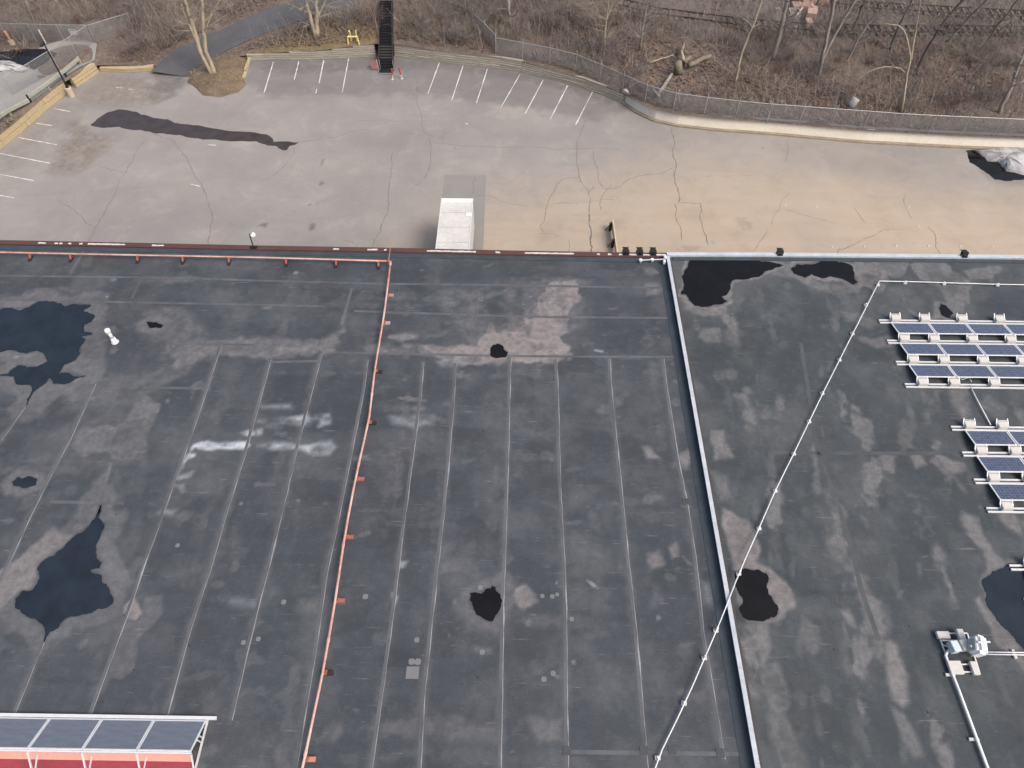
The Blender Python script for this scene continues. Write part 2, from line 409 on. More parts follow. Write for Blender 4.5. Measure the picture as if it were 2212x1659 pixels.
# ------------------------------------------------------------------ numpy noise and painting
def vnoise(nx, ny, cx, cy, seed):
    r = np.random.RandomState(seed)
    lx, ly = int(nx / cx) + 3, int(ny / cy) + 3
    lat = r.rand(ly, lx); xs = np.arange(nx) / cx; ys = np.arange(ny) / cy
    ix, iy = xs.astype(int), ys.astype(int); fx, fy = xs - ix, ys - iy
    fx = fx * fx * (3 - 2 * fx); fy = (fy * fy * (3 - 2 * fy))[:, None]
    a = lat[iy][:, ix] * (1 - fx) + lat[iy][:, ix + 1] * fx
    b = lat[iy + 1][:, ix] * (1 - fx) + lat[iy + 1][:, ix + 1] * fx
    return a * (1 - fy) + b * fy - 0.5
def fbm(nx, ny, c, octv, seed, ax=1.0, ay=1.0):
    t = np.zeros((ny, nx)); a = 1.0
    for o in range(octv):
        t += a * vnoise(nx, ny, max(c * ax, 1.01), max(c * ay, 1.01), seed + o); c *= 0.5; a *= 0.55
    return t
def sdist(px, py, poly):                              # signed distance, negative inside
    d = np.full(px.shape, 1e9); ins = np.zeros(px.shape, bool); n = len(poly)
    for i in range(n):
        ax, ay = poly[i][0], poly[i][1]; bx, by = poly[(i + 1) % n][0], poly[(i + 1) % n][1]
        ex, ey = bx - ax, by - ay
        t = np.clip(((px - ax) * ex + (py - ay) * ey) / (ex * ex + ey * ey + 1e-9), 0, 1)
        d = np.minimum(d, (px - ax - t * ex) ** 2 + (py - ay - t * ey) ** 2)
        c = ((ay > py) != (by > py)) & (px < (bx - ax) * (py - ay) / ((by - ay) if abs(by - ay) > 1e-9 else 1e-9) + ax)
        ins ^= c
    d = np.sqrt(d); return np.where(ins, -d, d)
def ldist(px, py, pts):
    d = np.full(px.shape, 1e9)
    for a, b in zip(pts[:-1], pts[1:]):
        ex, ey = b[0] - a[0], b[1] - a[1]
        t = np.clip(((px - a[0]) * ex + (py - a[1]) * ey) / (ex * ex + ey * ey + 1e-9), 0, 1)
        d = np.minimum(d, np.hypot(px - a[0] - t * ex, py - a[1] - t * ey))
    return d
class Sheet:                                          # a fine grid that carries painted stains and some painted shade
    def __init__(s, X, Y, z):
        s.X, s.Y, s.z = X, Y, z; s.ny, s.nx = X.shape
        s.C = np.zeros((3,) + X.shape); s.dx = abs(X[0, 1] - X[0, 0])
        s.n1 = fbm(s.nx, s.ny, 1.3 / s.dx, 5, 11); s.n2 = fbm(s.nx, s.ny, 0.5 / s.dx, 4, 51); s.n3 = fbm(s.nx, s.ny, 5 / s.dx, 5, 91)
    def area(s, ch, pts, val, soft=0.12, warp=0.6, grow=0.0, disp=True, noisy=0.0):
        P = [G(x, y, s.z) for x, y in pts] if disp else pts
        x0, x1 = min(p[0] for p in P), max(p[0] for p in P); y0, y1 = min(p[1] for p in P), max(p[1] for p in P)
        m = grow + soft + warp + 0.3
        k = (s.X > x0 - m) & (s.X < x1 + m) & (s.Y > y0 - m) & (s.Y < y1 + m)
        if not k.any(): return
        d = sdist(s.X[k], s.Y[k], P) - grow + warp * (s.n1[k] * 0.8 + s.n2[k] * 0.35)
        v = np.clip(0.5 - d / (2 * soft), 0, 1); v = v * v * (3 - 2 * v) * val
        if noisy: v *= np.clip(1 - noisy + noisy * 2.2 * (s.n2[k] + s.n1[k] + 0.45), 0, 1)
        s.C[ch][k] = np.maximum(s.C[ch][k], v)
    def blob(s, ch, x, y, rx, ry, ang, val, soft=0.5):   # world ellipse
        m = max(rx, ry) * 1.6 + 0.3
        k = (abs(s.X - x) < m) & (abs(s.Y - y) < m)
        if not k.any(): return
        ca, sa = math.cos(ang), math.sin(ang); dx, dy = s.X[k] - x, s.Y[k] - y
        d = np.hypot((dx * ca + dy * sa) / rx, (-dx * sa + dy * ca) / ry) + 1.7 * s.n2[k] + 0.9 * s.n1[k]
        v = np.clip((1 + soft / 2 - d) / soft, 0, 1) * val
        s.C[ch][k] = np.maximum(s.C[ch][k], v)
    def line(s, ch, pts, w, val, soft=0.08, noisy=0.5):
        P = [G(x, y, s.z) for x, y in pts]
        d = ldist(s.X, s.Y, P) + 0.1 * s.n2
        v = np.clip((w - d) / soft + 0.5, 0, 1) * val
        if noisy: v *= np.clip(1 - noisy + noisy * 2.4 * (s.n1 + 0.4), 0, 1)
        s.C[ch] = np.maximum(s.C[ch], v)
    def erase(s, ch, pts, grow=0.0, soft=0.1, k=1.0):
        P = [G(x, y, s.z) for x, y in pts]
        d = sdist(s.X, s.Y, P) - grow
        s.C[ch] *= 1 - k * np.clip(0.5 - d / (2 * soft), 0, 1)
    def build(s, name, mat, parent=None, Z=None):
        nx, ny = s.nx, s.ny; o = wloc(parent) if parent else Vector((0, 0, 0))
        Zv = np.full(s.X.shape, s.z) if Z is None else Z
        co = np.stack([s.X - o.x, s.Y - o.y, Zv - o.z], -1).reshape(-1, 3)
        return grid_object(name, co, nx, ny, mat, parent, s.C)
def grid_object(name, co, nx, ny, mat, parent=None, C=None, smooth=True):
    me = bpy.data.meshes.new(name)
    me.vertices.add(nx * ny); me.vertices.foreach_set('co', co.astype(np.float32).ravel())
    i = np.arange((nx - 1) * (ny - 1)); r, c = i // (nx - 1), i % (nx - 1); a = r * nx + c
    q = np.stack([a, a + 1, a + nx + 1, a + nx], -1).ravel()
    me.loops.add(len(q)); me.loops.foreach_set('vertex_index', q.astype(np.int32))
    me.polygons.add(len(i)); me.polygons.foreach_set('loop_start', (np.arange(len(i)) * 4).astype(np.int32))
    me.update(calc_edges=True)
    if smooth: me.polygons.foreach_set('use_smooth', np.ones(len(i), bool))
    if C is not None:
        at = me.attributes.new('stain_shade', 'FLOAT_COLOR', 'POINT')
        full = np.ones((nx * ny, 4), np.float32); full[:, :3] = np.moveaxis(C, 0, -1).reshape(-1, 3)
        at.data.foreach_set('color', full.ravel())
    me.materials.append(mat)
    ob = bpy.data.objects.new(name, me); COL.objects.link(ob)
    if parent: ob.parent = parent
    return ob
def fray(P, depth=3, amp=0.16, seed=1):               # ragged outline for water
    r = random.Random(seed); P = [Vector((p[0], p[1], p[2])) for p in P]
    for _ in range(depth):
        Q = []
        for i, p in enumerate(P):
            q = P[(i + 1) % len(P)]; d = q - p
            Q += [p, (p + q) / 2 + Vector((-d.y, d.x, 0)) * r.uniform(-amp, amp)]
        P = Q
    return P

# ================================================================== the warehouse
EDGE = [(-120, 514), (0, 518.5), (190, 522), (553, 530), (843, 535), (1106, 541), (1343, 545), (1456, 546), (1659, 546.5), (2212, 552), (2330, 553)]
EW = W(EDGE, ZR + 0.15)
ex_, ey_ = [p.x for p in EW], [p.y for p in EW]
def yedge(x): return np.interp(x, ex_, ey_)
XP = (G(1443, 556, ZR + 0.35).x + G(1637, 1659, ZR + 0.35).x) / 2
PT, PB = G(1443, 556, ZR + 0.35), G(1637, 1659, ZR + 0.35)
def xpar(y): return PT.x + (PB.x - PT.x) * (PT.y - y) / (PT.y - PB.y)

bld = thing('warehouse', (0, 12, 0), 'flat roofed warehouse with dark stained roof filling the lower picture', 'building')
# walls
YB = -9.0
wp = MB()
for (a, b) in zip(EW[:-1], EW[1:]):
    wp.beam((a.x, a.y - 0.2, ZR / 2), (b.x, b.y - 0.2, ZR / 2), 0.25, ZR - 0.1)
wp.beam((ex_[0] + 0.1, YB, ZR / 2), (ex_[0] + 0.1, ey_[0] - 0.5, ZR / 2), 0.25, ZR - 0.1)
wp.beam((ex_[-1] - 0.1, YB, ZR / 2), (ex_[-1] - 0.1, ey_[-1] - 0.5, ZR / 2), 0.25, ZR - 0.1)
wp.beam((ex_[0], YB, ZR / 2), (ex_[-1], YB, ZR / 2), 0.25, ZR - 0.1)
wp.build('outer_wall', M_WALLB, bld)

def roofgrid(x0f, x1f, nx, ny):
    t = np.linspace(0, 1, ny)[:, None]; u = np.linspace(0, 1, nx)[None, :]
    Yc = YB + t * (30.8 - YB)
    xl = x0f(Yc); xr = x1f(Yc)
    X = xl + (xr - xl) * u
    Y = YB + t * (yedge(X) - 0.12 - YB)
    return X, Y
XL, XR_ = roofgrid(lambda y: y * 0 - 35.0, lambda y: xpar(y) - 0.02, 560, 500)
RL = Sheet(XL, XR_, ZR)
XA, YA = roofgrid(lambda y: xpar(y) + 0.02, lambda y: y * 0 + 34.0, 330, 500)
RR = Sheet(XA, YA, ZR)

P1 = TL('e', [(-60, 1010), (0, 1015), (180, 1020), (330, 945), (470, 945), (560, 990), (640, 965), (780, 970), (785, 985), (720, 1020), (730, 1035), (820, 1070), (790, 1120), (725, 1150), (725, 1205), (800, 1220), (780, 1235), (690, 1245), (740, 1275), (705, 1320), (690, 1400), (650, 1450), (560, 1490), (505, 1565), (600, 1565), (740, 1590), (660, 1610), (600, 1650), (460, 1655), (430, 1605), (375, 1665)]) + \
     TL('i', [(310, 50), (228, 185), (275, 60), (255, 5)]) + TL('e', [(130, 1650), (110, 1590), (0, 1588), (0, 1578), (70, 1570), (150, 1500), (330, 1505), (410, 1465), (370, 1390), (320, 1370), (230, 1395), (130, 1370), (60, 1365), (-60, 1400)])
P2 = TL('i', [(870, 1040), (850, 1150), (905, 1215), (870, 1310), (830, 1390), (825, 1450), (830, 1500), (880, 1540), (860, 1590), (780, 1605), (870, 1650)]) + \
     TL('m', [(885, 60), (940, 100), (980, 190), (970, 240), (930, 270), (850, 280), (800, 315), (640, 350), (550, 380), (500, 450), (430, 480), (380, 575), (390, 500), (380, 440), (320, 380), (200, 330), (135, 280), (130, 200), (190, 130), (280, 120), (300, 90), (340, 0)]) + \
     TL('i', [(320, 1600), (340, 1560), (430, 1490), (470, 1480), (560, 1400), (650, 1310), (750, 1240), (820, 1160)])
P3 = TL('i', [(100, 850), (150, 805), (200, 815), (240, 795), (270, 800), (320, 820), (310, 870), (260, 885), (210, 900), (170, 885), (120, 880)])
P4 = TL('f', [(2025, 1350), (2050, 1320), (2090, 1310), (2130, 1325), (2140, 1355), (2175, 1380), (2175, 1410), (2150, 1430), (2080, 1435), (2030, 1415), (2028, 1380)])
P5 = TL('n', [(1850, 145), (1880, 140), (1950, 150), (1990, 110), (2030, 110), (2040, 85), (2070, 95), (2080, 135), (2110, 160), (2128, 210), (2100, 300), (2070, 340), (2050, 385), (2000, 385), (1940, 350), (1900, 330), (1880, 270), (1850, 210)])
P6 = TL('g', [(1550, 578), (2000, 580), (2212, 600)]) + TL('h', [(100, 620), (130, 635), (60, 655), (0, 675)]) + TL('g', [(2140, 730), (2050, 750), (1900, 770), (1890, 830), (1860, 880), (1810, 900), (1860, 945), (1790, 970), (1690, 990), (1580, 980), (1530, 930), (1510, 890), (1460, 880), (1480, 780), (1490, 680), (1530, 600)])
P7 = TL('h', [(320, 625), (450, 600), (560, 590), (660, 610), (730, 640), (745, 720), (775, 785), (740, 800), (690, 770), (600, 740), (540, 725), (470, 745), (400, 720), (380, 705), (320, 740), (220, 700), (200, 660), (250, 625)])
P8 = [(1588, 1240), (1597, 1232), (1612, 1228), (1628, 1232), (1640, 1231), (1655, 1238), (1661, 1250), (1656, 1265), (1660, 1283), (1668, 1290), (1680, 1310), (1680, 1325), (1675, 1332), (1659, 1337), (1640, 1342), (1620, 1340), (1606, 1334), (1598, 1322), (1598, 1310), (1606, 1298), (1596, 1282), (1586, 1264)]
P9 = TL('h', [(2300, 815), (2212, 820), (2000, 850), (1890, 900), (1780, 950), (1790, 1000), (1900, 1050), (1960, 1105), (2300, 1110)])
P9B = TL('h', [(1490, 960), (1540, 980), (1600, 1050), (1570, 1090), (1500, 1060), (1480, 1000)])
P10 = TL('p', [(1900, 0), (1850, 60), (1890, 150), (1890, 250), (1950, 330), (2010, 420), (2150, 570), (2260, 680), (2330, 600), (2330, -60), (2100, -110), (2000, -60)])
P11 = TL('e', [(1265, 1125), (1350, 1125), (1410, 1150), (1390, 1175), (1290, 1170)])

VSP = VS = [[(913, 782), (908, 854), (888, 1004), (865, 1179), (853, 1282), (828, 1469), (800, 1665)],
      [(983, 785), (978, 879), (958, 1104), (943, 1229), (935, 1307), (915, 1494), (905, 1665)],
      [(1102, 775), (1100, 829), (1093, 1079), (1085, 1307), (1079, 1665)],
      [(1200, 778), (1203, 829), (1208, 1029), (1218, 1229), (1221, 1344), (1224, 1665)],
      [(1316, 775), (1318, 829), (1338, 1029), (1358, 1229), (1371, 1344), (1397, 1665)],
      [(1432, 775), (1438, 829), (1463, 992), (1481, 1079), (1501, 1204), (1518, 1369), (1563, 1640)],
      [(793, 777), (785, 842), (758, 979), (728, 1129), (705, 1234), (678, 1419), (636, 1665)],
      [(693, 765), (673, 842), (638, 979), (608, 1104), (578, 1229), (553, 1320), (498, 1556)],
      [(583, 777), (563, 854), (532, 967), (485, 1117), (450, 1239), (410, 1357), (358, 1548)],
      [(477, 742), (450, 829), (420, 917), (375, 1042), (302, 1242), (290, 1282), (193, 1545)],
      [(205, 829), (150, 949), (107, 1029), (57, 1129), (12, 1230), (-20, 1300)],
      [(52, 880), (0, 952)], [(92, 1389), (30, 1540)], [(240, 1000), (217, 1085)],
      [(760, 622), (738, 702)], [(185, 535), (152, 590)], [(303, 605), (285, 645)]]
# --- stains, left deck
A = RL.area
A(0, P1, 0.42, 0.25, 0.9, 0.9); A(0, P1, 0.5, 0.1, 0.3, 0.22)
A(0, P2, 0.4, 0.2, 0.8, 0.75); A(0, P3, 0.5, 0.15, 0.3, 0.35); A(0, P3, 0.75, 0.06, 0.1, 0.1)
A(0, P4, 0.9, 0.2, 0.5, 0.5); A(0, P5, 0.45, 0.3, 0.6, 0.6); A(0, P11, 0.5, 0.2, 0.5, 0.5)
A(0, [(1020, 745), (1060, 700), (1100, 720), (1110, 690), (1150, 690), (1170, 640), (1190, 610), (1240, 605), (1250, 640), (1225, 660), (1210, 700), (1230, 730), (1245, 735), (1240, 770), (1190, 780), (1150, 795), (1080, 785), (1010, 785), (940, 770), (915, 755), (960, 745)], 0.98, 0.12, 0.9, noisy=0.22)
A(0, [(930, 620), (1250, 610), (1260, 690), (1220, 760), (1000, 770), (980, 690)], 0.42, 0.5, 1.5, noisy=0.55)
A(0, [(375, 765), (420, 730), (470, 735), (560, 735), (620, 730), (690, 735), (735, 705), (750, 700), (755, 715), (735, 750), (745, 765), (700, 775), (660, 762), (600, 770), (560, 770), (480, 762), (450, 775), (380, 790)], 0.66, 0.2, 0.7, noisy=0.2)
A(0, [(905, 748), (1000, 742), (1040, 745), (1040, 785), (960, 782), (905, 768)], 0.85, 0.12, 0.5, noisy=0.25)
A(0, [(775, 748), (860, 742), (905, 745), (900, 766), (800, 768)], 0.6, 0.15, 0.5, noisy=0.5)
A(0, [(845, 727), (880, 722), (900, 728), (870, 735)], 0.7, 0.1, 0.3)
A(0, TL('i', [(720, 350), (1000, 330), (1240, 100), (1340, 60), (1330, 350), (1280, 500), (1230, 640), (1000, 660), (950, 700), (830, 980), (790, 970), (860, 850), (940, 680), (880, 600), (700, 640), (600, 560), (580, 430)]), 0.5, 0.2, 0.7, noisy=0.2)
A(0, [(120, 830), (330, 800), (420, 790), (360, 830), (300, 870), (230, 890), (150, 880)], 0.34, 0.3, 0.9, noisy=0.4)
A(0, TL('i', [(-60, 1640), (0, 1620), (200, 1450), (300, 1330), (400, 1240), (470, 1240), (620, 1340), (430, 1480), (340, 1560), (300, 1659)]) + TL('m', [(300, 100), (150, 130), (60, 260), (0, 300), (-60, 300)]), 0.75, 0.12, 0.5)
A(0, TL('i', [(840, 1400), (1000, 1450), (1080, 1659)]) + TL('m', [(1050, 80), (1000, 250), (800, 330), (600, 370), (880, 260)]), 0.5, 0.2, 0.6)
A(0, TL('m', [(1040, 270), (1100, 200), (1150, 165), (1200, 190), (1225, 250), (1245, 320), (1180, 390), (1080, 370), (1050, 310)]), 0.95, 0.06, 0.25)
A(0, TL('m', [(1230, 160), (1380, 180), (1380, 330), (1300, 450), (1200, 560), (1140, 700), (1120, 780), (1050, 850), (990, 850), (960, 760), (1000, 620), (1060, 400), (1200, 380)]), 0.4, 0.08, 0.3)
A(0, TL('e', [(700, 850), (830, 830), (890, 860), (860, 920), (700, 960), (640, 940)]), 0.45, 0.2, 0.4)
A(0, TL('e', [(0, 920), (500, 930), (700, 980), (480, 960), (300, 960), (180, 1025), (0, 1020)]), 0.5, 0.15, 0.4)
A(0, TL('e', [(1240, 1000), (1420, 985), (1560, 1000), (1700, 1110), (1800, 1200), (1800, 1260), (1500, 1420), (1390, 1450), (1420, 1300), (1240, 1240), (1200, 1130)]), 0.4, 0.2, 0.6, noisy=0.4)
A(0, TL('n', [(380, 200), (520, 180), (620, 240), (600, 350), (480, 370), (380, 320)]), 0.5, 0.35, 0.3)
A(0, TL('o', [(40, 120), (110, 90), (200, 160), (210, 220), (120, 280), (60, 330), (20, 230)]), 0.85, 0.1, 0.4)
A(0, TL('o', [(1210, 80), (1280, 90), (1270, 260), (1200, 280)]), 0.3, 0.2, 0.2); A(0, TL('o', [(460, 40), (600, 60), (660, 180), (640, 260), (470, 270)]), 0.22, 0.25, 0.3)
A(0, TL('o', [(150, 1220), (440, 1220), (430, 1440), (230, 1450), (160, 1350)]), 0.4, 0.2, 0.3); A(0, TL('n', [(1540, 1240), (2100, 1290), (2110, 1420), (1900, 1400), (1680, 1440), (1540, 1340)]), 0.28, 0.3, 0.4)
A(0, TL('j', [(1620, 1400), (1760, 1380), (1830, 1480), (1810, 1650), (1560, 1650)]), 0.45, 0.3, 0.5, noisy=0.4)
A(0, TL('k', [(480, 1320), (700, 1330), (900, 1500), (820, 1659), (470, 1659)]), 0.3, 0.5, 0.5)
A(0, TL('k', [(1160, 1450), (1260, 1440), (1300, 1560), (1180, 1640)]), 0.75, 0.15, 0.3)
A(0, TL('k', [(1120, 540), (1180, 540), (1230, 600), (1280, 640), (1170, 650)]), 0.75, 0.12, 0.2); A(0, TL('k', [(1430, 600), (1530, 570), (1570, 640), (1510, 720), (1430, 690)]), 0.7, 0.2, 0.3)
A(0, TL('k', [(1370, 1420), (1420, 1385), (1440, 1470), (1390, 1500)]), 0.8, 0.12, 0.2); A(0, TL('k', [(1480, 1490), (1560, 1560), (1520, 1560)]), 0.7, 0.1, 0.2)
A(0, TL('g', [(1130, 650), (1210, 650), (1270, 700), (1200, 720), (1150, 700)]), 0.5, 0.15, 0.2); A(0, TL('g', [(1130, 800), (1250, 780), (1300, 850), (1280, 890), (1170, 880)]), 0.55, 0.2, 0.3)
A(0, TL('g', [(0, 740), (480, 730), (700, 760), (700, 800), (0, 800)]), 0.4, 0.2, 0.4, noisy=0.5)
for t, pts, v in (('o', [(640, 30), (700, 60), (740, 100), (700, 90)], 0.9), ('j', [(1240, 1540), (1320, 1520), (1290, 1590), (1250, 1590)], 0.9), ('n', [(1170, 140), (1230, 180), (1210, 230), (1180, 200)], 0.8), ('g', [(700, 1355), (800, 1370), (780, 1390), (710, 1375)], 0.8)):
    A(1, TL(t, pts), v * 0.75, 0.05, 0.1)
# white bloom by the seams
A(1, TL('i', [(1625, 545), (1660, 505), (1750, 488), (1900, 510), (2090, 490), (2160, 480), (2180, 530), (2100, 560), (1900, 560), (1800, 575), (1700, 560), (1640, 600)]), 1.0, 0.1, 0.35, 0.07)
A(1, TL('i', [(1640, 560), (1720, 590), (1710, 640), (1620, 680), (1590, 740), (1540, 790), (1520, 800), (1570, 660), (1590, 600)]), 0.85, 0.1, 0.3)
A(1, TL('i', [(1530, 780), (1660, 740), (1690, 750), (1640, 810), (1560, 840), (1510, 830)]), 0.65, 0.1, 0.3)
A(1, TL('i', [(1500, 870), (1600, 860), (1600, 930), (1570, 950), (1540, 900)]), 0.3, 0.1, 0.2)
A(1, TL('i', [(2060, 420), (2140, 390), (2212, 400), (2212, 450), (2130, 460)]), 0.7, 0.1, 0.15); A(1, TL('j', [(0, 390), (60, 380), (50, 440), (0, 450)]), 0.6, 0.12, 0.1)
A(1, TL('j', [(290, 290), (440, 260), (500, 300), (470, 350), (360, 360)]), 0.75, 0.15, 0.2); A(1, TL('j', [(510, 270), (630, 260), (640, 340), (540, 370)]), 0.7, 0.15, 0.2)
A(1, TL('j', [(0, 510), (350, 510), (480, 500), (640, 490), (700, 550), (640, 610), (500, 625), (340, 570), (0, 545)]), 0.62, 0.2, 0.35)
A(1, TL('j', [(30, 180), (300, 170), (310, 210), (40, 215)]), 0.3, 0.15, 0.2); A(1, TL('j', [(0, 300), (280, 290), (280, 340), (0, 340)]), 0.28, 0.15, 0.2)
A(1, TL('j', [(1120, 190), (1460, 200), (1450, 230), (1120, 230)]), 0.22, 0.15, 0.2); A(1, TL('j', [(1150, 270), (1530, 260), (1540, 350), (1370, 390), (1180, 350)]), 0.28, 0.2, 0.3)
A(1, TL('i', [(1280, 1120), (1420, 1070), (1540, 1080), (1500, 1140), (1300, 1150)]), 0.28, 0.15, 0.2)
A(1, TL('m', [(1900, 180), (2212, 200), (2212, 290), (1930, 240)]), 0.2, 0.2, 0.3); A(1, TL('f', [(1550, 1460), (1730, 1430), (1770, 1500), (1600, 1510)]), 0.35, 0.2, 0.3)
A(1, TL('o', [(1630, 40), (1700, 60), (1755, 250), (1740, 285), (1660, 240)]), 0.22, 0.2, 0.2)
RL.C[1] *= np.clip(0.75 + 1.3 * (RL.n2 + 0.6 * RL.n1), 0.1, 1.25)
# dark damp areas
A(2, TL('o', [(0, 1480), (200, 1470), (430, 1500), (440, 1659), (0, 1659)]), 0.35, 0.4, 0.6); A(2, TL('n', [(1700, 1500), (2100, 1430), (2212, 1500), (2212, 1659), (1650, 1659)]), 0.35, 0.4, 0.6)
A(2, [(540, 560), (820, 570), (820, 600), (540, 600)], 0.3, 0.4, 0.6); A(2, [(850, 560), (1400, 560), (1400, 600), (850, 600)], 0.28, 0.4, 0.6)
A(2, TL('f', [(1760, 660), (1950, 660), (1950, 790), (1760, 780)]), 0.4, 0.15, 0.3); A(2, TL('f', [(220, 740), (760, 800), (780, 960), (0, 960), (0, 800)]), 0.22, 0.5, 0.8)
for i in range(16):
    RL.line(0, VSP[i], 0.2, 0.24, 0.2, 0.8)
for i in range(60):                                   # scuffed bands along and across the sheets
    x, y = random.uniform(-28, 8), random.uniform(4, 30)
    if i % 2: RL.blob(0, x, y, random.uniform(0.8, 3.0), random.uniform(0.12, 0.3), random.uniform(-0.03, 0.03), random.uniform(0.12, 0.34), 0.9)
    else: RL.blob(0, x, y, random.uniform(0.15, 0.4), random.uniform(0.8, 2.5), random.uniform(-0.03, 0.03), random.uniform(0.12, 0.3), 0.9)
for i in range(300):
    x, y = random.uniform(-30, 8.5), random.uniform(4, 30.3); k = random.random()
    RL.blob(0, x, y, random.uniform(0.1, 0.4) * (1.8 if k > 0.85 else 1), random.uniform(0.08, 0.22), random.uniform(-0.3, 0.3), random.uniform(0.1, 0.34) if k < 0.93 else 0.55, random.choice((0.3, 0.7, 1.2)))
for i in range(170):
    RL.blob(2, random.uniform(-30, 8.5), random.uniform(4, 30.3), random.uniform(0.3, 1.5), random.uniform(0.2, 0.6), random.uniform(-0.2, 0.2), random.uniform(0.1, 0.3), 0.9)
for q in (P1, P2, P3, P4, P5, P11): A(2, q, 0.6, 0.08, 0.15, 0.05)
# small rubbed squares and scars
for i in range(50):
    RL.blob(1, random.uniform(-30, 8.5), random.uniform(4, 30), random.uniform(0.04, 0.1), random.uniform(0.03, 0.08), random.uniform(0, 3), random.uniform(0.15, 0.4), 0.8)
RLf = np.clip(0.5 + 0.9 * RL.n3, 0, 1)
RL.C[0] = np.maximum(RL.C[0], 0.24 * np.clip(RL.n1 * 1.3 + RLf - 0.42, 0, 1))

# --- stains and painted array shade, right deck
B = RR.area
B(0, P6, 0.8, 0.08, 0.35, 0.22); B(0, P6, 0.25, 0.3, 0.8, 0.8); B(0, P7, 0.75, 0.12, 0.5, 0.35);  B(0, P9B, 0.6, 0.15, 0.4, 0.3)
B(0, TL('h', [(740, 600), (1000, 610), (1030, 700), (1000, 850), (930, 860), (820, 800), (760, 720)]), 0.7, 0.1, 0.6, noisy=0.3)
B(0, TL('h', [(1010, 600), (1490, 590), (1600, 700), (1760, 780), (1760, 950), (1700, 1050), (1620, 1080), (1500, 940), (1440, 950), (1500, 880), (1480, 800), (1300, 760), (1230, 650), (1150, 730), (1020, 720)]), 0.62, 0.1, 0.6, noisy=0.25)
B(0, TL('h', [(1140, 880), (1180, 860), (1200, 980), (1290, 1050), (1420, 1090), (1440, 1040), (1500, 1090), (1330, 1110), (1200, 1030)]), 0.7, 0.08, 0.3)
B(0, TL('h', [(1700, 680), (2000, 620), (2080, 680), (1900, 740), (1750, 750)]), 0.55, 0.12, 0.4); B(0, TL('h', [(640, 1030), (800, 1040), (980, 1140), (880, 1175), (700, 1120)]), 0.5, 0.2, 0.4)
B(0, TL('h', [(730, 1240), (900, 1270), (1050, 1230), (1060, 1330), (950, 1350), (800, 1290)]), 0.6, 0.15, 0.4); B(0, TL('h', [(200, 590), (330, 720), (470, 780), (690, 790), (800, 850), (800, 940), (740, 880), (450, 850), (300, 760), (40, 720), (0, 690)]), 0.5, 0.2, 0.5)
B(0, [(1560, 1095), (1590, 1110), (1620, 1130), (1640, 1180), (1640, 1210), (1700, 1260), (1730, 1300), (1725, 1320), (1690, 1335), (1660, 1345), (1610, 1345), (1590, 1290), (1580, 1200), (1565, 1150)], 0.82, 0.1, 0.3)
B(0, [(1600, 1345), (1660, 1345), (1672, 1400), (1650, 1440), (1630, 1400)], 0.65, 0.15, 0.3); B(0, [(1640, 1440), (1680, 1430), (1700, 1520), (1725, 1600), (1740, 1665), (1690, 1665), (1660, 1560)], 0.5, 0.2, 0.5, noisy=0.3)
B(0, [(1530, 925), (1565, 930), (1582, 985), (1545, 990)], 0.7, 0.12, 0.25); B(0, [(1535, 1020), (1570, 1030), (1590, 1080), (1555, 1085)], 0.45, 0.2, 0.3)
B(0, TL('g', [(1650, 1180), (1780, 1180), (1800, 1290), (1690, 1290), (1620, 1250)]), 0.5, 0.15, 0.3); B(0, TL('g', [(1460, 890), (1530, 950), (1600, 1000), (1700, 1020), (1830, 980), (1800, 1050), (1640, 1080), (1500, 1010)]), 0.7, 0.12, 0.3)
B(0, [(1909, 1385), (1922, 1378), (1940, 1390), (1945, 1420), (1960, 1460), (1955, 1490), (1965, 1520), (1950, 1530), (1930, 1510), (1920, 1480), (1915, 1440)], 0.75, 0.14, 0.2)
B(0, [(1930, 1530), (1955, 1545), (1980, 1590), (1992, 1630), (1975, 1632), (1950, 1600)], 0.6, 0.15, 0.2); B(0, [(1845, 1440), (1860, 1440), (1875, 1470), (1862, 1478)], 0.6, 0.12, 0.2)
B(0, TL('p', [(1760, 190), (1850, 120), (1880, 250), (1950, 330), (2060, 420), (2150, 560), (2212, 720), (2260, 900), (2130, 700), (2000, 600), (1900, 430), (1800, 280)]), 0.75, 0.1, 0.25); B(0, P10, 0.5, 0.12, 0.3, 0.25)
B(0, TL('l', [(1680, 1100), (1800, 1150), (1850, 1250), (1900, 1320), (1950, 1400), (2080, 1560), (2050, 1659), (1900, 1659), (1850, 1450), (1700, 1300)]), 0.68, 0.14, 0.4)
B(0, TL('l', [(2000, 1130), (2130, 1130), (2212, 1300), (2200, 1340), (2080, 1230)]), 0.65, 0.15, 0.3); B(0, TL('l', [(1580, 60), (1700, 30), (1690, 110), (1750, 270), (1650, 250), (1600, 150)]), 0.5, 0.2, 0.4)
B(0, TL('l', [(1230, 610), (1310, 610), (1360, 690), (1280, 730)]), 0.75, 0.12, 0.2); B(0, TL('l', [(1500, 650), (1690, 690), (1700, 740), (1600, 780), (1520, 720)]), 0.7, 0.12, 0.2)
B(0, TL('l', [(1590, 760), (1690, 890), (1700, 930), (1640, 880)]), 0.4, 0.15, 0.2); B(0, TL('p', [(600, 290), (700, 290), (730, 350), (750, 440), (690, 420)]), 0.65, 0.14, 0.2); B(0, TL('p', [(740, 800), (820, 800), (870, 880), (820, 930), (760, 870)]), 0.65, 0.14, 0.2)
for i in range(300):
    x, y = random.uniform(8.8, 28), random.uniform(4, 30.2); k = random.random()
    RR.blob(0, x, y, random.uniform(0.07, 0.24) * (0.5 + k), random.uniform(0.15, 0.9) * (0.4 + k), random.uniform(-0.35, 0.1), random.uniform(0.1, 0.36) if k < 0.88 else 0.6, random.choice((0.7, 1.1, 1.6)))
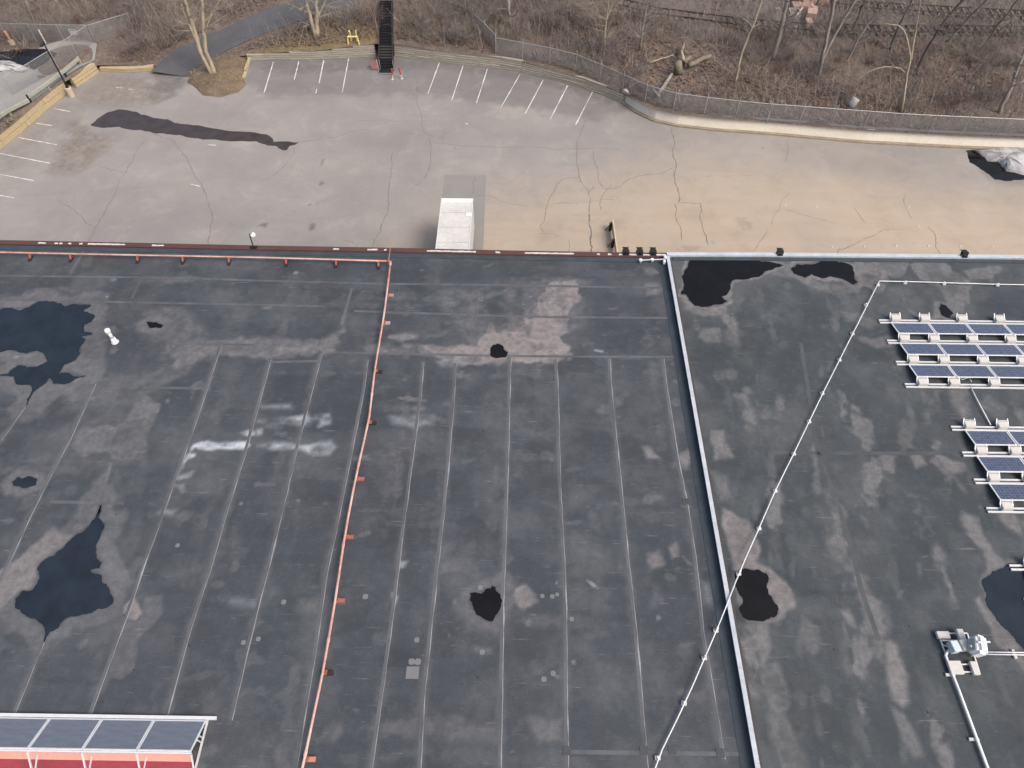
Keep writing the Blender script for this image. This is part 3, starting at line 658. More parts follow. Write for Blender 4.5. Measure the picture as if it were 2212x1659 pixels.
for i in range(110):
    RR.blob(2, random.uniform(8.8, 28), random.uniform(4, 30.2), random.uniform(0.2, 0.9), random.uniform(0.2, 0.9), random.uniform(0, 3), random.uniform(0.1, 0.32), 0.9)
for pts in (TL('h', [(1760, 1480), (1250, 1450), (1250, 1600), (1700, 1650)]), TL('h', [(860, 1190), (1060, 1150), (1090, 1250), (900, 1240)])):
    B(2, pts, 0.4, 0.4, 0.4)  # shade under and left of the upper solar array, painted dark
B(2, P9, 0.75, 0.25, 0.5, -0.1); B(2, P10, 0.3, 0.4, 0.4, 0.3);
for q in (P6, P7, P8, P9B, P10): B(2, q, 0.6, 0.08, 0.15, 0.05)
RR.C[0] = np.maximum(RR.C[0], 0.22 * np.clip(RR.n1 * 1.3 + 0.1 + 0.9 * RR.n3, 0, 1))

deckL = RL.build('roof_deck', M_ROOFL, bld); tag(deckL, 'dark grey roof deck with long pale seams and dusty stains')
deckR = RR.build('roof_deck', M_ROOFR, bld); tag(deckR, 'dark grey roof deck with scattered pale spots right of the white coping')

# --- seam tapes (thin raised strips) and the caulk line along one edge
for i, pts in enumerate(VS):
    w = W(pts, ZR + 0.004)
    MB().ribbon(w, 0.15 if i != 10 else 0.22).build('seam_tape', M_SEAM, deckL)
    if i < 13:
        off = Vector((0.068, 0, 0.003))
        w = [p + off for p in w]; fine = []
        for a_, b_ in zip(w[:-1], w[1:]):
            k_ = max(1, int((b_ - a_).length / 0.5)); fine += [a_.lerp(b_, q_ / k_) + Vector((random.gauss(0, .006), 0, 0)) for q_ in range(k_)]
        fine.append(w[-1]); MB().ribbon(fine, [max(.008, random.gauss(.024, .012)) * (2.2 if random.random() > .95 else 1) for _ in fine]).build('seam_caulk', M_SEAMLINE, deckL)
HS = [[(-60, 595), (375, 600), (553, 606), (828, 613), (1106, 616), (1318, 620), (1440, 622)],
      [(-60, 645), (225, 652), (553, 658), (703, 662)], [(765, 672), (1106, 683), (1206, 685), (1462, 687)],
      [(718, 761), (890, 765), (1106, 769), (1236, 770), (1478, 771)], [(583, 782), (688, 780)], [(375, 742), (553, 745)],
      [(107, 1084), (269, 1087)], [(1216, 1624), (1611, 1629)], [(310, 837), (437, 839)]]
for pts in HS:
    MB().ribbon(W(pts, ZR + 0.009), 0.15).build('seam_tape', M_SEAM, deckL)
for pts in ([(1659, 977), (1800, 979), (2034, 979)], [(1730, 740), (1766, 972), (1814, 1100), (1844, 1200), (1859, 1269), (1899, 1384)]):
    MB().ribbon(W(pts, ZR + 0.004), 0.2).build('seam_tape', plain('seam_tape_dull', (0.068, 0.075, 0.079), 0.85, 0, 0.4, 0.8), deckR)
# repair patches
for t, x, y, s_ in (('n', 1345, 740, 0.24), ('n', 1398, 742, 0.24), ('n', 1390, 552, 0.2), ('n', 1955, 658, 0.2), ('n', 1938, 100, 0.2), ('n', 945, 178, 0.22), ('n', 240, 225, 0.2),
                    ('o', 262, 173, 0.17), ('o', 348, 177, 0.18), ('o', 390, 160, 0.16), ('o', 516, 372, 0.18), ('o', 356, 842, 0.2), ('o', 277, 892, 0.2), ('i', 1535, 1395, 0.18), ('m', 2105, 575, 0.18), ('n', 20, 545, 0.18), ('e', 925, 905, 0.16)):
    c = G(*TL(t, [(x, y)])[0], ZR); a = random.uniform(-0.08, 0.08); h = s_ / 2; k = h * 0.55
    o8 = [Vector((px * math.cos(a) - py * math.sin(a), px * math.sin(a) + py * math.cos(a), 0)) + c for px, py in ((-h, -k), (-k, -h), (k, -h), (h, -k), (h, k), (k, h), (-k, h), (-h, k))]
    MB().poly(o8, ZR + 0.002, ZR + 0.013).build('patch', M_PATCH, deckL)
c = G(*TL('n', [(1353, 835)])[0], ZR)
MB().box(c + Vector((0, 0, 0.008)), (0.5, 0.46, 0.013)).build('patch', plain('large_patch', (0.145, 0.15, 0.155), 0.8, 0, 0.2, 3), deckL)
for t, x, y in (('f', 1690, 970), ('f', 1940, 928)):
    c = G(*TL(t, [(x, y)])[0], ZR); m = MB()
    for dx, dy, sx, sy in ((-.1, 0, .035, .235), (.1, 0, .035, .235), (0, -.1, .165, .035), (0, .1, .165, .035)): m.box(c + Vector((dx, dy, 0.008)), (sx, sy, 0.013))
    m.build('patch', M_PATCH, deckL)
for t, x, y in (('o', 475, 1510), ('o', 1140, 1510), ('o', 1385, 1505), ('o', 1800, 1530), ('k', 1500, 1015)):
    c = G(*TL(t, [(x, y)])[0], ZR); MB().box(c + Vector((0, 0, 0.014)), (0.3, 0.3, 0.016)).build('patch', plain('dark_patch', (0.05, 0.055, 0.062), 0.7, 0, 0.3, 2), deckL)

# --- edge trim, coping and parapet
def edge_strip(i0, i1, w, z0, z1, mat, name, inset=0.0, parent=bld):
    P = [p for p in EW if i0 <= p.x <= i1]
    P = [Vector((i0, float(yedge(i0)), 0))] + [p for p in P if i0 + .01 < p.x < i1 - .01] + [Vector((i1, float(yedge(i1)), 0))]
    m = MB(); n = len(P)
    for p in P:
        for y, z in ((p.y - inset, z0), (p.y - inset, z1), (p.y - inset - w, z1 - 0.015), (p.y - inset - w, z0)): m.v.append(Vector((p.x, y, z)))
    for i in range(n - 1):
        for k in range(4):
            a, b = 4 * i + k, 4 * i + (k + 1) % 4; m.f.append((a, b, b + 4, a + 4))
    m.f += [(3, 2, 1, 0), tuple(4 * (n - 1) + k for k in range(4))]
    return m.build(name, mat, parent)
xa = G(1440, 548, ZR + 0.15).x
trim = edge_strip(ex_[0], xa, 0.34, ZR - 0.25, ZR + 0.15, M_BROWN, 'edge_trim'); tag(trim, 'brown rusty metal edge trim with white worn lengths')
edge_strip(ex_[0], xa, 0.34, ZR - 0.02, ZR + 0.05, M_FLASH, 'edge_flashing', 0.343)
cop = edge_strip(xa + 0.01, ex_[-1], 0.25, ZR - 0.25, ZR + 0.19, M_COPING, 'coping'); tag(cop, 'white metal coping along the far roof edge')
edge_strip(xa + 0.35, ex_[-1], 0.26, ZR - 0.02, ZR + 0.06, M_FLASH, 'edge_flashing', 0.253)
MW = plain('worn_white_trim', (0.54, 0.54, 0.53), 0.6, 0, 0.25, 3)
for t, x0, x1, y in (('e', 330, 395, 442), ('e', 470, 500, 444), ('e', 515, 540, 442), ('e', 590, 615, 445), ('e', 685, 712, 448), ('e', 755, 1080, 455), ('e', 1320, 1420, 448),
                     ('f', 965, 1050, 492), ('f', 1475, 1900, 515), ('f', 670, 720, 480), ('f', 1110, 1130, 485), ('f', 2070, 2110, 528),
                     ('g', 110, 535, 537), ('g', 735, 760, 545), ('g', 830, 860, 547), ('g', 925, 955, 548), ('g', 1015, 1085, 548), ('g', 1135, 1195, 548), ('g', 1250, 1330, 548)):
    a, b = G(*TL(t, [(x0, y)])[0], ZR + 0.15), G(*TL(t, [(x1, y)])[0], ZR + 0.15)
    ya, yb = min(a.y, yedge(a.x) - 0.07), min(b.y, yedge(b.x) - 0.07)
    ya = max(ya, yedge(a.x) - 0.26); yb = max(yb, yedge(b.x) - 0.26)
    m = MB(); k = max(3, int((b.x - a.x) / 0.12)); up, dn = [], []
    for i in range(k + 1):
        f = i / k; x = a.x + (b.x - a.x) * f; y = float(yedge(x)) - 0.19
        up.append(Vector((x, y + random.uniform(0.03, 0.075), 0))); dn.append(Vector((x, y - random.uniform(0.04, 0.07), 0)))
    m.poly(dn + up[::-1], ZR + 0.10, ZR + 0.158).build('trim_strip', MW, trim)
par = MB(); par.beam((PT.x, PT.y + 0.05, ZR + 0.16), (xpar(YB), YB + 0.2, ZR + 0.16), 0.2, 0.32)
par.build('parapet', M_FLASH, bld)
pc = MB(); ys = np.linspace(PT.y + 0.1, YB + 0.2, 13)
for a, b in zip(ys[:-1], ys[1:]): pc.beam((xpar(a), a, ZR + 0.345), (xpar(b), b + 0.006, ZR + 0.345), 0.175, 0.06)
o = pc.build('parapet_coping', M_COPING, bld); tag(o, 'long white parapet coping dividing the two roof decks')
for s_, w_, m_ in ((-1, 0.4, M_FLASH), (1, 0.2, plain('brown_flashing', (0.052, 0.046, 0.042), 0.85, 0, 0.4, 1.5))):
    m = MB(); x = 0.1
    for a, b in ((PT.y - 0.25, YB + 0.3),):
        m.v += [Vector((xpar(a) + s_ * x, a, ZR + 0.09)), Vector((xpar(b) + s_ * x, b, ZR + 0.09)), Vector((xpar(b) + s_ * (x + w_), b, ZR + 0.016)), Vector((xpar(a) + s_ * (x + w_), a, ZR + 0.016)),
                Vector((xpar(a) + s_ * x, a, ZR - 0.02)), Vector((xpar(b) + s_ * x, b, ZR - 0.02)), Vector((xpar(b) + s_ * (x + w_), b, ZR - 0.02)), Vector((xpar(a) + s_ * (x + w_), a, ZR - 0.02))]
        m.f += [(0, 1, 2, 3), (7, 6, 5, 4), (0, 3, 7, 4), (3, 2, 6, 7), (2, 1, 5, 6), (1, 0, 4, 5)]
    m.build('base_flashing', m_, bld)

# --- puddles
def puddle(pts, z, mat, label, seed, amp=0.14, group=None, depth=3):
    P = fray(W(pts, z), depth, amp, seed); m = MB().poly(P, z - 0.012, z)
    return tag(m.build('puddle', mat), label, 'puddle')
for pts, mat, lab in ((P1, M_PBLUE, 'large ragged bluish puddle at the left edge of the roof'), (P2, M_PBLUE, 'leaf shaped dark blue puddle above the left solar panels'),
                      (P3, M_PBLUE, 'small oval puddle at the left edge between two large puddles'), (P4, M_PBLACK, 'small black puddle in the pale silt near the far roof edge'),
                      (P5, M_PBLACK, 'round black puddle in the middle of the near roof'), (P6, M_PBLACK, 'large black puddle in the corner beside the white coping'),
                      (P7, M_PBLACK, 'long dark puddle right of the black corner puddle'), (P8, M_PBLACK, 'black figure eight puddle under the white conduit by the parapet'),
                      (P9B, M_PBLACK, 'tiny dark puddle just behind the upper solar rows'),
                      (P10, M_PBLUE, 'dark bluish puddle at the right edge above the white antenna mount'), (P11, M_PBLACK, 'tiny dark oval puddle right of the white vent pipe')):
    puddle(pts, ZR + 0.016, mat, lab, len(lab))

# ================================================================== parking lot and terrain
gx = np.linspace(-75, 80, 700)[None, :]; gy = np.linspace(24, 98, 340)[:, None]
LOT = Sheet(gx + 0 * gy, gy + 0 * gx, 0.0)
L_ = LOT.area
L_(0, [(1020, 440), (1250, 400), (1480, 345), (1800, 370), (2330, 450), (2400, 700), (800, 700), (900, 520)], 1.0, 7.0, 2.5)
L_(0, [(1150, 500), (2330, 500), (2400, 700), (1000, 700)], 1.0, 3.0, 1.0)
L_(1, [(540, 125), (820, 118), (950, 130), (1110, 150), (1290, 195), (1345, 222), (1290, 262), (1180, 240), (1000, 212), (850, 205), (560, 205), (530, 170)], 0.6, 0.9, 1.2)
L_(1, [(535, 120), (820, 112), (950, 125), (1110, 142), (1290, 190), (1360, 235), (1330, 240), (1230, 205), (1110, 178), (950, 155), (850, 160), (560, 165)], 0.9, 1.3, 0.8)
L_(1, [(335, 140), (400, 110), (470, 140), (412, 165), (405, 185), (368, 212), (330, 215), (325, 180)], 1.0, 1.2, 1.8)
L_(1, [(850, 330), (1100, 310), (1400, 340), (1420, 300), (1000, 270), (700, 290)], 0.12, 2.0, 1.0)
L_(2, TL('a', [(880, 640), (1300, 640), (1500, 780), (1300, 900), (1000, 940), (800, 920), (650, 900), (640, 840), (800, 740)]), 0.75, 0.8, 2.2, noisy=0.35)
L_(2, TL('a', [(0, 1320), (180, 1180), (520, 880), (660, 850), (700, 960), (560, 1060), (420, 1200), (300, 1330), (100, 1480), (0, 1500)]), 0.4, 0.9, 1.6, noisy=0.5)
L_(2, TL('a', [(560, 1080), (640, 1020), (800, 1090), (980, 1180), (900, 1300), (760, 1450), (520, 1500), (390, 1480), (460, 1380), (520, 1250), (600, 1150)]), 0.9, 0.9, 1.8, noisy=0.3)
L_(2, [(555, 210), (700, 212), (690, 218), (560, 216)], 0.3, 0.3, 0.3)
L_(1, [(810, 165), (900, 165), (900, 182), (830, 185)], 0.4, 0.5, 0.6)
L_(1, TL('d', [(1640, 1320), (1720, 1300), (1900, 1560), (2100, 1600), (2300, 1600), (2300, 1300)]), 0.5, 0.6, 0.6)
L_(1, TL('d', [(500, 1330), (1100, 1400), (1300, 1500), (800, 1500), (400, 1430)]), 0.22, 1.5, 1.5)
L_(2, TL('g', [(220, 340), (480, 160), (860, 150), (870, 180), (500, 250), (400, 400), (250, 420)]), 0.16, 0.6, 1.0)
L_(2, TL('g', [(740, 300), (1000, 200), (1010, 520), (740, 520)]), 0.14, 0.6, 0.4)  # faint shadow round the dock barrier, painted through the dirt channel
# tyre scuffs
for i in range(40):
    x, y = random.uniform(-40, 45), random.uniform(46, 66)
    LOT.blob(1, x, y, random.uniform(1.0, 6), random.uniform(0.1, 0.35), random.uniform(-0.3, 0.3), random.uniform(0.05, 0.16), 0.8)
for t, x, y, a, b in (('f', 52, 285, .28, .18), ('f', 480, 303, .2, .3), ('f', 525, 105, .1, .2), ('f', 455, 110, .1, .25), ('b', 575, 1392, .12, .4), ('b', 565, 1575, .15, .3), ('g', 2010, 280, .4, .5), ('g', 1530, 485, .8, .3), ('g', 1740, 435, .15, .3)):
    c = G(*TL(t, [(x, y)])[0], 0); LOT.blob(1, c.x, c.y, a, b, 0.2 if t == 'g' else 0.0, 0.95 if t != 'g' else 0.3, 0.5)
LOT.C[1] = np.maximum(LOT.C[1], 0.14 * np.clip(LOT.n3 + 0.15, 0, 1)); LOT.C[0] *= np.clip(0.92 + 0.35 * LOT.n3, 0, 1)
lot = LOT.build('parking_lot', M_LOT); tag(lot, 'bleached cracked asphalt parking lot behind the warehouse', kind='structure')
g0 = MB(); g0.v = [Vector(v) for v in ((-900, -500, -0.6), (900, -500, -0.6), (900, 1400, -0.6), (-900, 1400, -0.6))]; g0.f = [(0, 1, 2, 3)]
tag(g0.build('ground', M_FLOOR), kind='structure', label='brown ground under and beyond the site')

def wig(pts, n=3, amp=0.06, seed=0):
    r = random.Random(seed); P = list(pts)
    for k in range(n):
        Q = []
        for a, b in zip(P[:-1], P[1:]):
            d = b - a; Q += [a, (a + b) / 2 + Vector((-d.y, d.x, 0)) * r.uniform(-amp, amp)]
        P = Q + [P[-1]]
    return P
CR = [(TL('a', [(1330, 1150), (1400, 1200), (1480, 1200), (1550, 1290), (1620, 1370), (1660, 1480), (1700, 1550), (1740, 1590)]) + TL('e', [(1770, 0), (1800, 110), (1835, 200), (1815, 290), (1805, 460)]), .1),
      (TL('a', [(1250, 1220), (1180, 1310), (1110, 1430), (1070, 1510)]) + TL('e', [(1000, 0), (900, 180), (830, 300), (760, 440)]), .1),
      (TL('a', [(860, 1435), (960, 1470), (1070, 1495)]), .08), (TL('e', [(500, 60), (560, 110), (640, 150), (710, 220), (740, 270), (820, 300)]), .09),
      (TL('b', [(340, 1250), (330, 1320), (250, 1430), (150, 1520), (30, 1580)]), .08), (TL('b', [(370, 1232), (670, 1190), (800, 1150), (900, 1120), (1000, 1128)]), .08),
      (TL('b', [(765, 1090), (850, 1050), (980, 1040), (1150, 1038), (1400, 1052)]), .07), (TL('b', [(1415, 655), (1395, 880)]), .13), (TL('b', [(1395, 880), (1415, 950), (1430, 1050), (1450, 1110), (1450, 1140), (1540, 1180)]), .09),
      (TL('b', [(1210, 1120), (1420, 1170)]), .06), (TL('b', [(1490, 1190), (1515, 1270), (1510, 1400), (1470, 1520), (1400, 1590), (1340, 1640)]), .09),
      (TL('b', [(1540, 1240), (2212, 1272)]) + TL('c', [(560, 1290), (1010, 1308)]), .08), (TL('b', [(1635, 1140), (1610, 1190), (1620, 1235)]), .07),
      (TL('b', [(1185, 1310), (1170, 1450), (1155, 1560)]) + TL('f', [(1143, 0), (1110, 220), (1080, 340), (1020, 430), (1010, 490)]), .1), (TL('b', [(1895, 1520), (1880, 1650)]) + TL('f', [(1860, 40)]), .07),
      (TL('f', [(1880, 28), (2060, 45), (2212, 105)]) + TL('g', [(150, 128)]), .06),
      (TL('c', [(700, 935), (640, 1010), (625, 1070), (570, 1200), (555, 1290), (560, 1400), (580, 1530), (620, 1600), (665, 1655)]) + TL('g', [(680, 60), (670, 190)]), .1), (TL('g', [(670, 190), (665, 270), (675, 420), (683, 530)]), .2),
      (TL('c', [(580, 1535), (430, 1550), (390, 1590), (365, 1655)]) + TL('g', [(325, 50), (290, 180), (275, 260), (240, 295), (270, 350)]), .09), (TL('g', [(220, 360), (350, 360), (410, 390)]), .06), (TL('g', [(480, 410), (500, 450), (487, 520)]), .05),
      (TL('c', [(700, 1300), (740, 1450), (745, 1570), (800, 1630), (860, 1630), (950, 1600), (1030, 1540), (1290, 1500), (1380, 1450)]), .09), (TL('c', [(855, 1575), (815, 1650)]) + TL('g', [(770, 60), (770, 160)]), .08), (TL('c', [(710, 1610), (665, 1655)]), .09),
      (TL('c', [(1380, 1100), (1390, 1320), (1410, 1480), (1435, 1655)]) + TL('g', [(1440, 90)]), .13), (TL('g', [(1410, 100), (1430, 260), (1460, 420)]), .1), (TL('g', [(1420, 95), (1630, 100), (1640, 160), (1700, 460)]), .1),
      (TL('c', [(1650, 1530), (1900, 1518), (2100, 1525)]), .05), (TL('h', [(190, 0), (100, 150), (30, 290)]), .07), (TL('h', [(130, 150), (380, 215), (600, 270)]), .06), (TL('h', [(740, 130), (845, 265)]), .08), (TL('h', [(1190, 0), (1250, 240)]), .07),
      (TL('h', [(590, 540), (610, 495), (830, 410), (970, 340), (1190, 325)]), .09), (TL('h', [(1380, 300), (1440, 360), (1445, 470), (1490, 545)]), .08), (TL('g', [(2212, 325), (2070, 520)]), .06), (TL('f', [(760, 420), (830, 430), (880, 485)]), .07),
      (TL('g', [(360, 100), (660, 90), (900, 70)]), .05), (TL('d', [(180, 1180), (140, 1410)]), .07)]
for i, (pts, w) in enumerate(CR):
    P = wig(W(pts, 0.006), 3, 0.09, i); r = random.Random(i)
    MB().ribbon(P, [w * 0.68 * r.uniform(0.4, 1.2) * (0.3 if k in (0, len(P) - 1) else 1) for k in range(len(P))]).build('crack', M_CRACK, lot)
PL = [TL('b', [(150, 535), (70, 800)]), TL('b', [(370, 530), (330, 690)]), TL('b', [(585, 520), (545, 720)]), TL('b', [(800, 505), (745, 800)]), TL('b', [(1585, 540), (1485, 810)]), TL('b', [(1790, 565), (1690, 870)]), TL('b', [(2000, 595), (1905, 890)]),
      [(1123, 161), (1082, 232)], TL('c', [(270, 690), (115, 980)]), TL('c', [(480, 740), (330, 1030)]), TL('c', [(697, 792), (550, 1078)]),
      TL('a', [(470, 938), (610, 965)]), TL('a', [(315, 1065), (450, 1085)]), TL('a', [(160, 1188), (490, 1250)]), TL('a', [(0, 1325), (430, 1410)]), TL('a', [(-60, 1495), (290, 1560)]), TL('a', [(1000, 755), (1060, 760)]), TL('a', [(1110, 770), (1150, 772)]), TL('e', [(-60, 20), (120, 50)]), TL('b', [(525, 770), (517, 805)]), TL('a', [(1800, 1250), (1870, 1255)]), TL('a', [(1650, 1590), (1730, 1610)])]
for i, pts in enumerate(PL):
    a, b = W(pts, 0.005); n = 9; m = MB(); w = 0.125 if i < 11 else 0.12
    P = [a.lerp(b, k / n) for k in range(n + 1)]
    MB().ribbon(P, [w * random.uniform(0.35, 1.1) for _ in P]).build('parking_line', M_LINE, lot)
pp = W([(960, 378), (1050, 378), (1043, 560), (940, 560)], 0.0)
pad = MB().poly(pp, -0.01, 0.004).build('pavement_patch', M_PAD, lot)
PLOT = TL('a', [(780, 1080), (850, 1020), (930, 970), (1030, 945), (1180, 965), (1220, 990), (1450, 1030), (1560, 1070), (1850, 1110)]) + TL('b', [(0, 1145), (100, 1165), (150, 1210), (150, 1225), (370, 1230), (340, 1248), (290, 1260), (270, 1295), (235, 1300), (170, 1260), (100, 1255), (0, 1220)]) + TL('a', [(1750, 1205), (1650, 1190), (1550, 1165), (1330, 1150), (1280, 1135), (1130, 1120), (1030, 1095), (900, 1105), (830, 1095)])
puddle(PLOT, 0.012, M_PLOT, 'long dark puddle stretched across the left side of the lot', 3, 0.07)
puddle(TL('d', [(1710, 1300), (1740, 1400), (1870, 1480), (1960, 1550), (2050, 1565), (2212, 1550), (2330, 1540), (2330, 1300)]), 0.012, M_PBLACK, 'black meltwater puddle around the snow heap by the wall', 5, 0.08)

# --- terrain behind the walls
WALL = [(-160, 452), (0, 325), (42, 292), (125, 217), (175, 183), (215, 155), (333, 152), (400, 150), (460, 138), (535, 131), (553, 129), (678, 129), (818, 122), (848, 122), (948, 135), (1106, 152), (1193, 172), (1281, 197), (1343, 222), (1363, 240), (1406, 262), (1456, 274), (1556, 285), (1659, 292), (1859, 310), (2084, 322), (2212, 327), (2380, 336)]
WW = W(WALL, 0.0)
wx, wy = np.array([p.x for p in WW]), np.array([p.y for p in WW])
WH = np.array([1.1, 1.1, 1.1, 1.1, 1.0, 0.6, 0.35, 0.0, 0.1, 0.45, 0.55, 0.75, 1.25, 1.25, 1.15, 1.05, 1.0, 0.9, 0.8, 1.15, 1.2, 1.2, 1.2, 1.2, 1.2, 1.2, 1.2, 1.2])
SX = [-80, -48, -38, -30, -22, -14, -8, 0, 12, 30, 60]; SV = [0.3, 0.4, 1.0, 2.2, 3.0, 3.2, 2.6, 1.6, 0.7, 0.5, 0.5]
DRV = [(378, 163), (392, 143), (415, 122), (470, 92), (553, 54), (620, 30), (690, 8), (760, -12)]
def hsm(x, y):
    d = y - np.interp(x, wx, wy)
    return np.interp(x, wx, WH) + np.interp(x, SX, SV) * (1 - np.exp(-np.maximum(d, 0) / 9.0))
def T0(x, y, f=hsm):
    z = 1.0
    for _ in range(30):
        p = G(x, y, z); z = 0.5 * z + 0.5 * float(f(p.x, p.y))
    return Vector((p.x, p.y, z))
DW = [T0(x, y) for x, y in DRV]
RP = [T0(x, y) for x, y in [(-300, 360), (-60, 238), (0, 205), (80, 162), (140, 118), (185, 88)]]
r2 = []
for a_, b_ in zip(RP[:-1], RP[1:]): r2 += [a_.lerp(b_, k / 4) for k in range(4)]
r2.append(RP[-1])
nxT, nyT = 420, 150
Xt = np.linspace(-85, 85, nxT)[None, :] + np.zeros((nyT, 1)); tt = (np.linspace(0, 1, nyT) ** 1.5)[:, None]
Yt = np.interp(Xt, wx, wy) + 0.22 + tt * 75
TN = (vnoise(nxT, nyT, 14, 18, 5) * 0.5 + vnoise(nxT, nyT, 6, 8, 6) * 0.3 + vnoise(nxT, nyT, 2.2, 3, 7) * 0.16)
dd = ldist(Xt, Yt, DW); damp = np.clip((dd - 3.2) / 3, 0, 1) * np.clip((ldist(Xt, Yt, r2) - 4.8) / 2, 0, 1) * np.clip((Yt - np.interp(Xt, wx, wy)) / 2.5, 0.1, 1)
Zt = hsm(Xt, Yt) + TN * damp * 1.0
Ct = np.zeros((3,) + Xt.shape)
def tmask(pts, soft, val):
    P = [T0(x, y) for x, y in pts]; d = sdist(Xt, Yt, P) + TN * 1.5
    return val * np.clip(0.5 - d / (2 * soft), 0, 1)
Ct[0] = np.maximum(tmask([(535, 120), (640, 75), (760, 30), (830, 40), (825, 105), (680, 118)], 1.0, 0.9), tmask([(1106, 100), (1190, 100), (1280, 150), (1250, 170), (1120, 130)], 1.5, 0.35))
Ct[1] = np.maximum(Ct[1], tmask([(-60, 330), (0, 290), (130, 195), (205, 140), (195, 120), (80, 205), (-60, 300)], 0.4, 0.5)); Ct[0] = np.maximum(Ct[0], tmask([(0, 300), (130, 200), (210, 140), (180, 128), (80, 205), (0, 262)], 0.5, 0.85))
Ct[1] = np.maximum(Ct[1], tmask([(1350, 20), (1650, 70), (1900, 90), (1650, 100), (1380, 60)], 1.5, 0.45)); Ct[1] = np.maximum(Ct[1], tmask([(1290, -20), (1380, 10), (1650, 55), (2230, 75), (2230, -60), (1300, -60)], 1.5, 0.9))
terr = grid_object('terrain', np.stack([Xt, Yt, Zt], -1).reshape(-1, 3), nxT, nyT, M_FLOOR, None, Ct)
tag(terr, 'brown leaf littered wooded bank behind the retaining walls', kind='structure')
def T(x, y):                                  # point of the wooded ground seen at a pixel
    p = T0(x, y); return p
# driveway
m = MB(); drv = wig(DW, 2, 0.0)
for i, p in enumerate(drv):
    p.z = float(hsm(p.x, p.y)) + 0.05
wd = [5.2 - 1.0 * min(1, i / 6) for i in range(len(drv))]
for k in range(len(drv)): pass
nn = len(drv); cols = 9
for i, p in enumerate(drv):
    t = drv[min(i + 1, nn - 1)] - drv[max(i - 1, 0)]; t.z = 0; t.normalize(); q = Vector((-t.y, t.x, 0))
    for k in range(cols):
        v = p + q * wd[i] * (k / (cols - 1) - 0.5); v.z = float(hsm(v.x, max(v.y, np.interp(v.x, wx, wy)))) + 0.06; m.v.append(v)
for i in range(nn - 1):
    for k in range(cols - 1):
        a = i * cols + k; m.f.append((a, a + cols, a + cols + 1, a + 1))
tag(m.build('driveway', M_ASPH, smooth=True), 'dark asphalt driveway climbing from the lot past the tree island', kind='structure')
# road on the far left
m = MB()
for p in r2: p.z = float(hsm(p.x, p.y)) + 0.12
m.ribbon(r2, [7.0] * (len(r2) - 5) + [6.5, 6, 5, 4.0, 3.0])
for v in m.v:
    v.y = max(v.y, float(np.interp(v.x, wx, wy)) + 1.5); v.z = float(hsm(v.x, v.y)) + 0.12
tag(m.build('road', M_ROADL), 'pale grey road behind the guard rail at upper left', kind='structure')

# --- island with mound
isl = [G(x, y, 0) for x, y in [(405, 178), (408, 160), (430, 142), (462, 122), (505, 104), (535, 112), (533, 135), (524, 172), (532, 182), (515, 200), (480, 210), (438, 206)]]
isl = fray(isl, 2, 0.08, 4); cx = sum(p.x for p in isl) / len(isl); cy = sum(p.y for p in isl) / len(isl); m = MB(); n = len(isl); prof = [(1.0, 0.0), (0.97, 0.14), (0.8, 0.3), (0.5, 0.5), (0.2, 0.55)]
for s_, z in prof:
    for p in isl: m.v.append(Vector((cx + (p.x - cx) * s_, cy + (p.y - cy) * s_, z + random.uniform(-.04, .04) * (z > .2))))
m.v.append(Vector((cx, cy, 0.58)))
for i in range(len(prof) - 1):
    for k in range(n): a, b = i * n + k, i * n + (k + 1) % n; m.f.append((a, b, b + n, a + n))
for k in range(n): m.f.append(((len(prof) - 1) * n + k, (len(prof) - 1) * n + (k + 1) % n, len(m.v) - 1))
tag(m.build('planting_island', plain('dry_grass', (0.155, 0.118, 0.08), 0.95, 0, 0.6, 0.9, c2=(0.065, 0.047, 0.036), bmp=0.9), smooth=True), 'mound of dry brown grass round the twin trunk tree', kind='structure')

# ------------------------------------------------------------------ retaining walls
def path_len(P):
    s = [0.0]
    for a, b in zip(P[:-1], P[1:]): s.append(s[-1] + (b - a).length)
    return s
def resample(P, step):
    s = path_len(P); n = max(1, int(round(s[-1] / step))); out = []
    for i in range(n + 1):
        q = s[-1] * i / n; k = max(j for j in range(len(s)) if s[j] <= q + 1e-6); k = min(k, len(P) - 2)
        f = (q - s[k]) / max(1e-6, s[k + 1] - s[k]); out.append(P[k].lerp(P[k + 1], f))
    return out
def timber_wall(pts, hts, label, mat, step=2.4, course=0.2, thick=0.3):
    P = W(pts, 0); root = thing('retaining_wall', P[len(P) // 2], label, 'wall')
    Q = resample(P, step); s = path_len(P); sq = path_len(Q); nmax = int(max(hts) / course) + 1
    for i in range(len(Q) - 1):
        a, b = Q[i], Q[i + 1]; h = np.interp((sq[i] + sq[i + 1]) / 2, s, hts); nc = max(1, int(round(h / course)))
        nrm = Vector((-(b - a).y, (b - a).x, 0)).normalized()
        if nrm.y < 0: nrm = -nrm
        for k in range(nc):
            z = k * course + course / 2; sh = nrm * (thick / 2 + 0.05 * k + random.uniform(-0.03, 0.04)); ov = (b - a).normalized() * (0.012)
            MB().beam(a + sh + ov + Vector((0, 0, z)), b + sh - ov + Vector((0, 0, z + random.uniform(-.006, .006))), thick, course - 0.05).build('timber', mat, root)
    return root
timber_wall([(535, 131), (553, 129), (678, 129), (812, 123)], [0.45, 0.55, 0.8, 1.3], 'grey stepped timber retaining wall left of the black stairs', M_TIMBER)
timber_wall([(536, 131), (531, 150), (523, 171)], [0.5, 0.45, 0.2], 'short timber wing wall at the end of the grass island', M_TAN, 1.4)
timber_wall([(852, 122), (948, 135), (1106, 152), (1193, 172), (1281, 197), (1346, 225)], [1.25, 1.2, 1.1, 1.05, 0.95, 0.75], 'long grey timber retaining wall right of the black stairs', M_TIMBER)
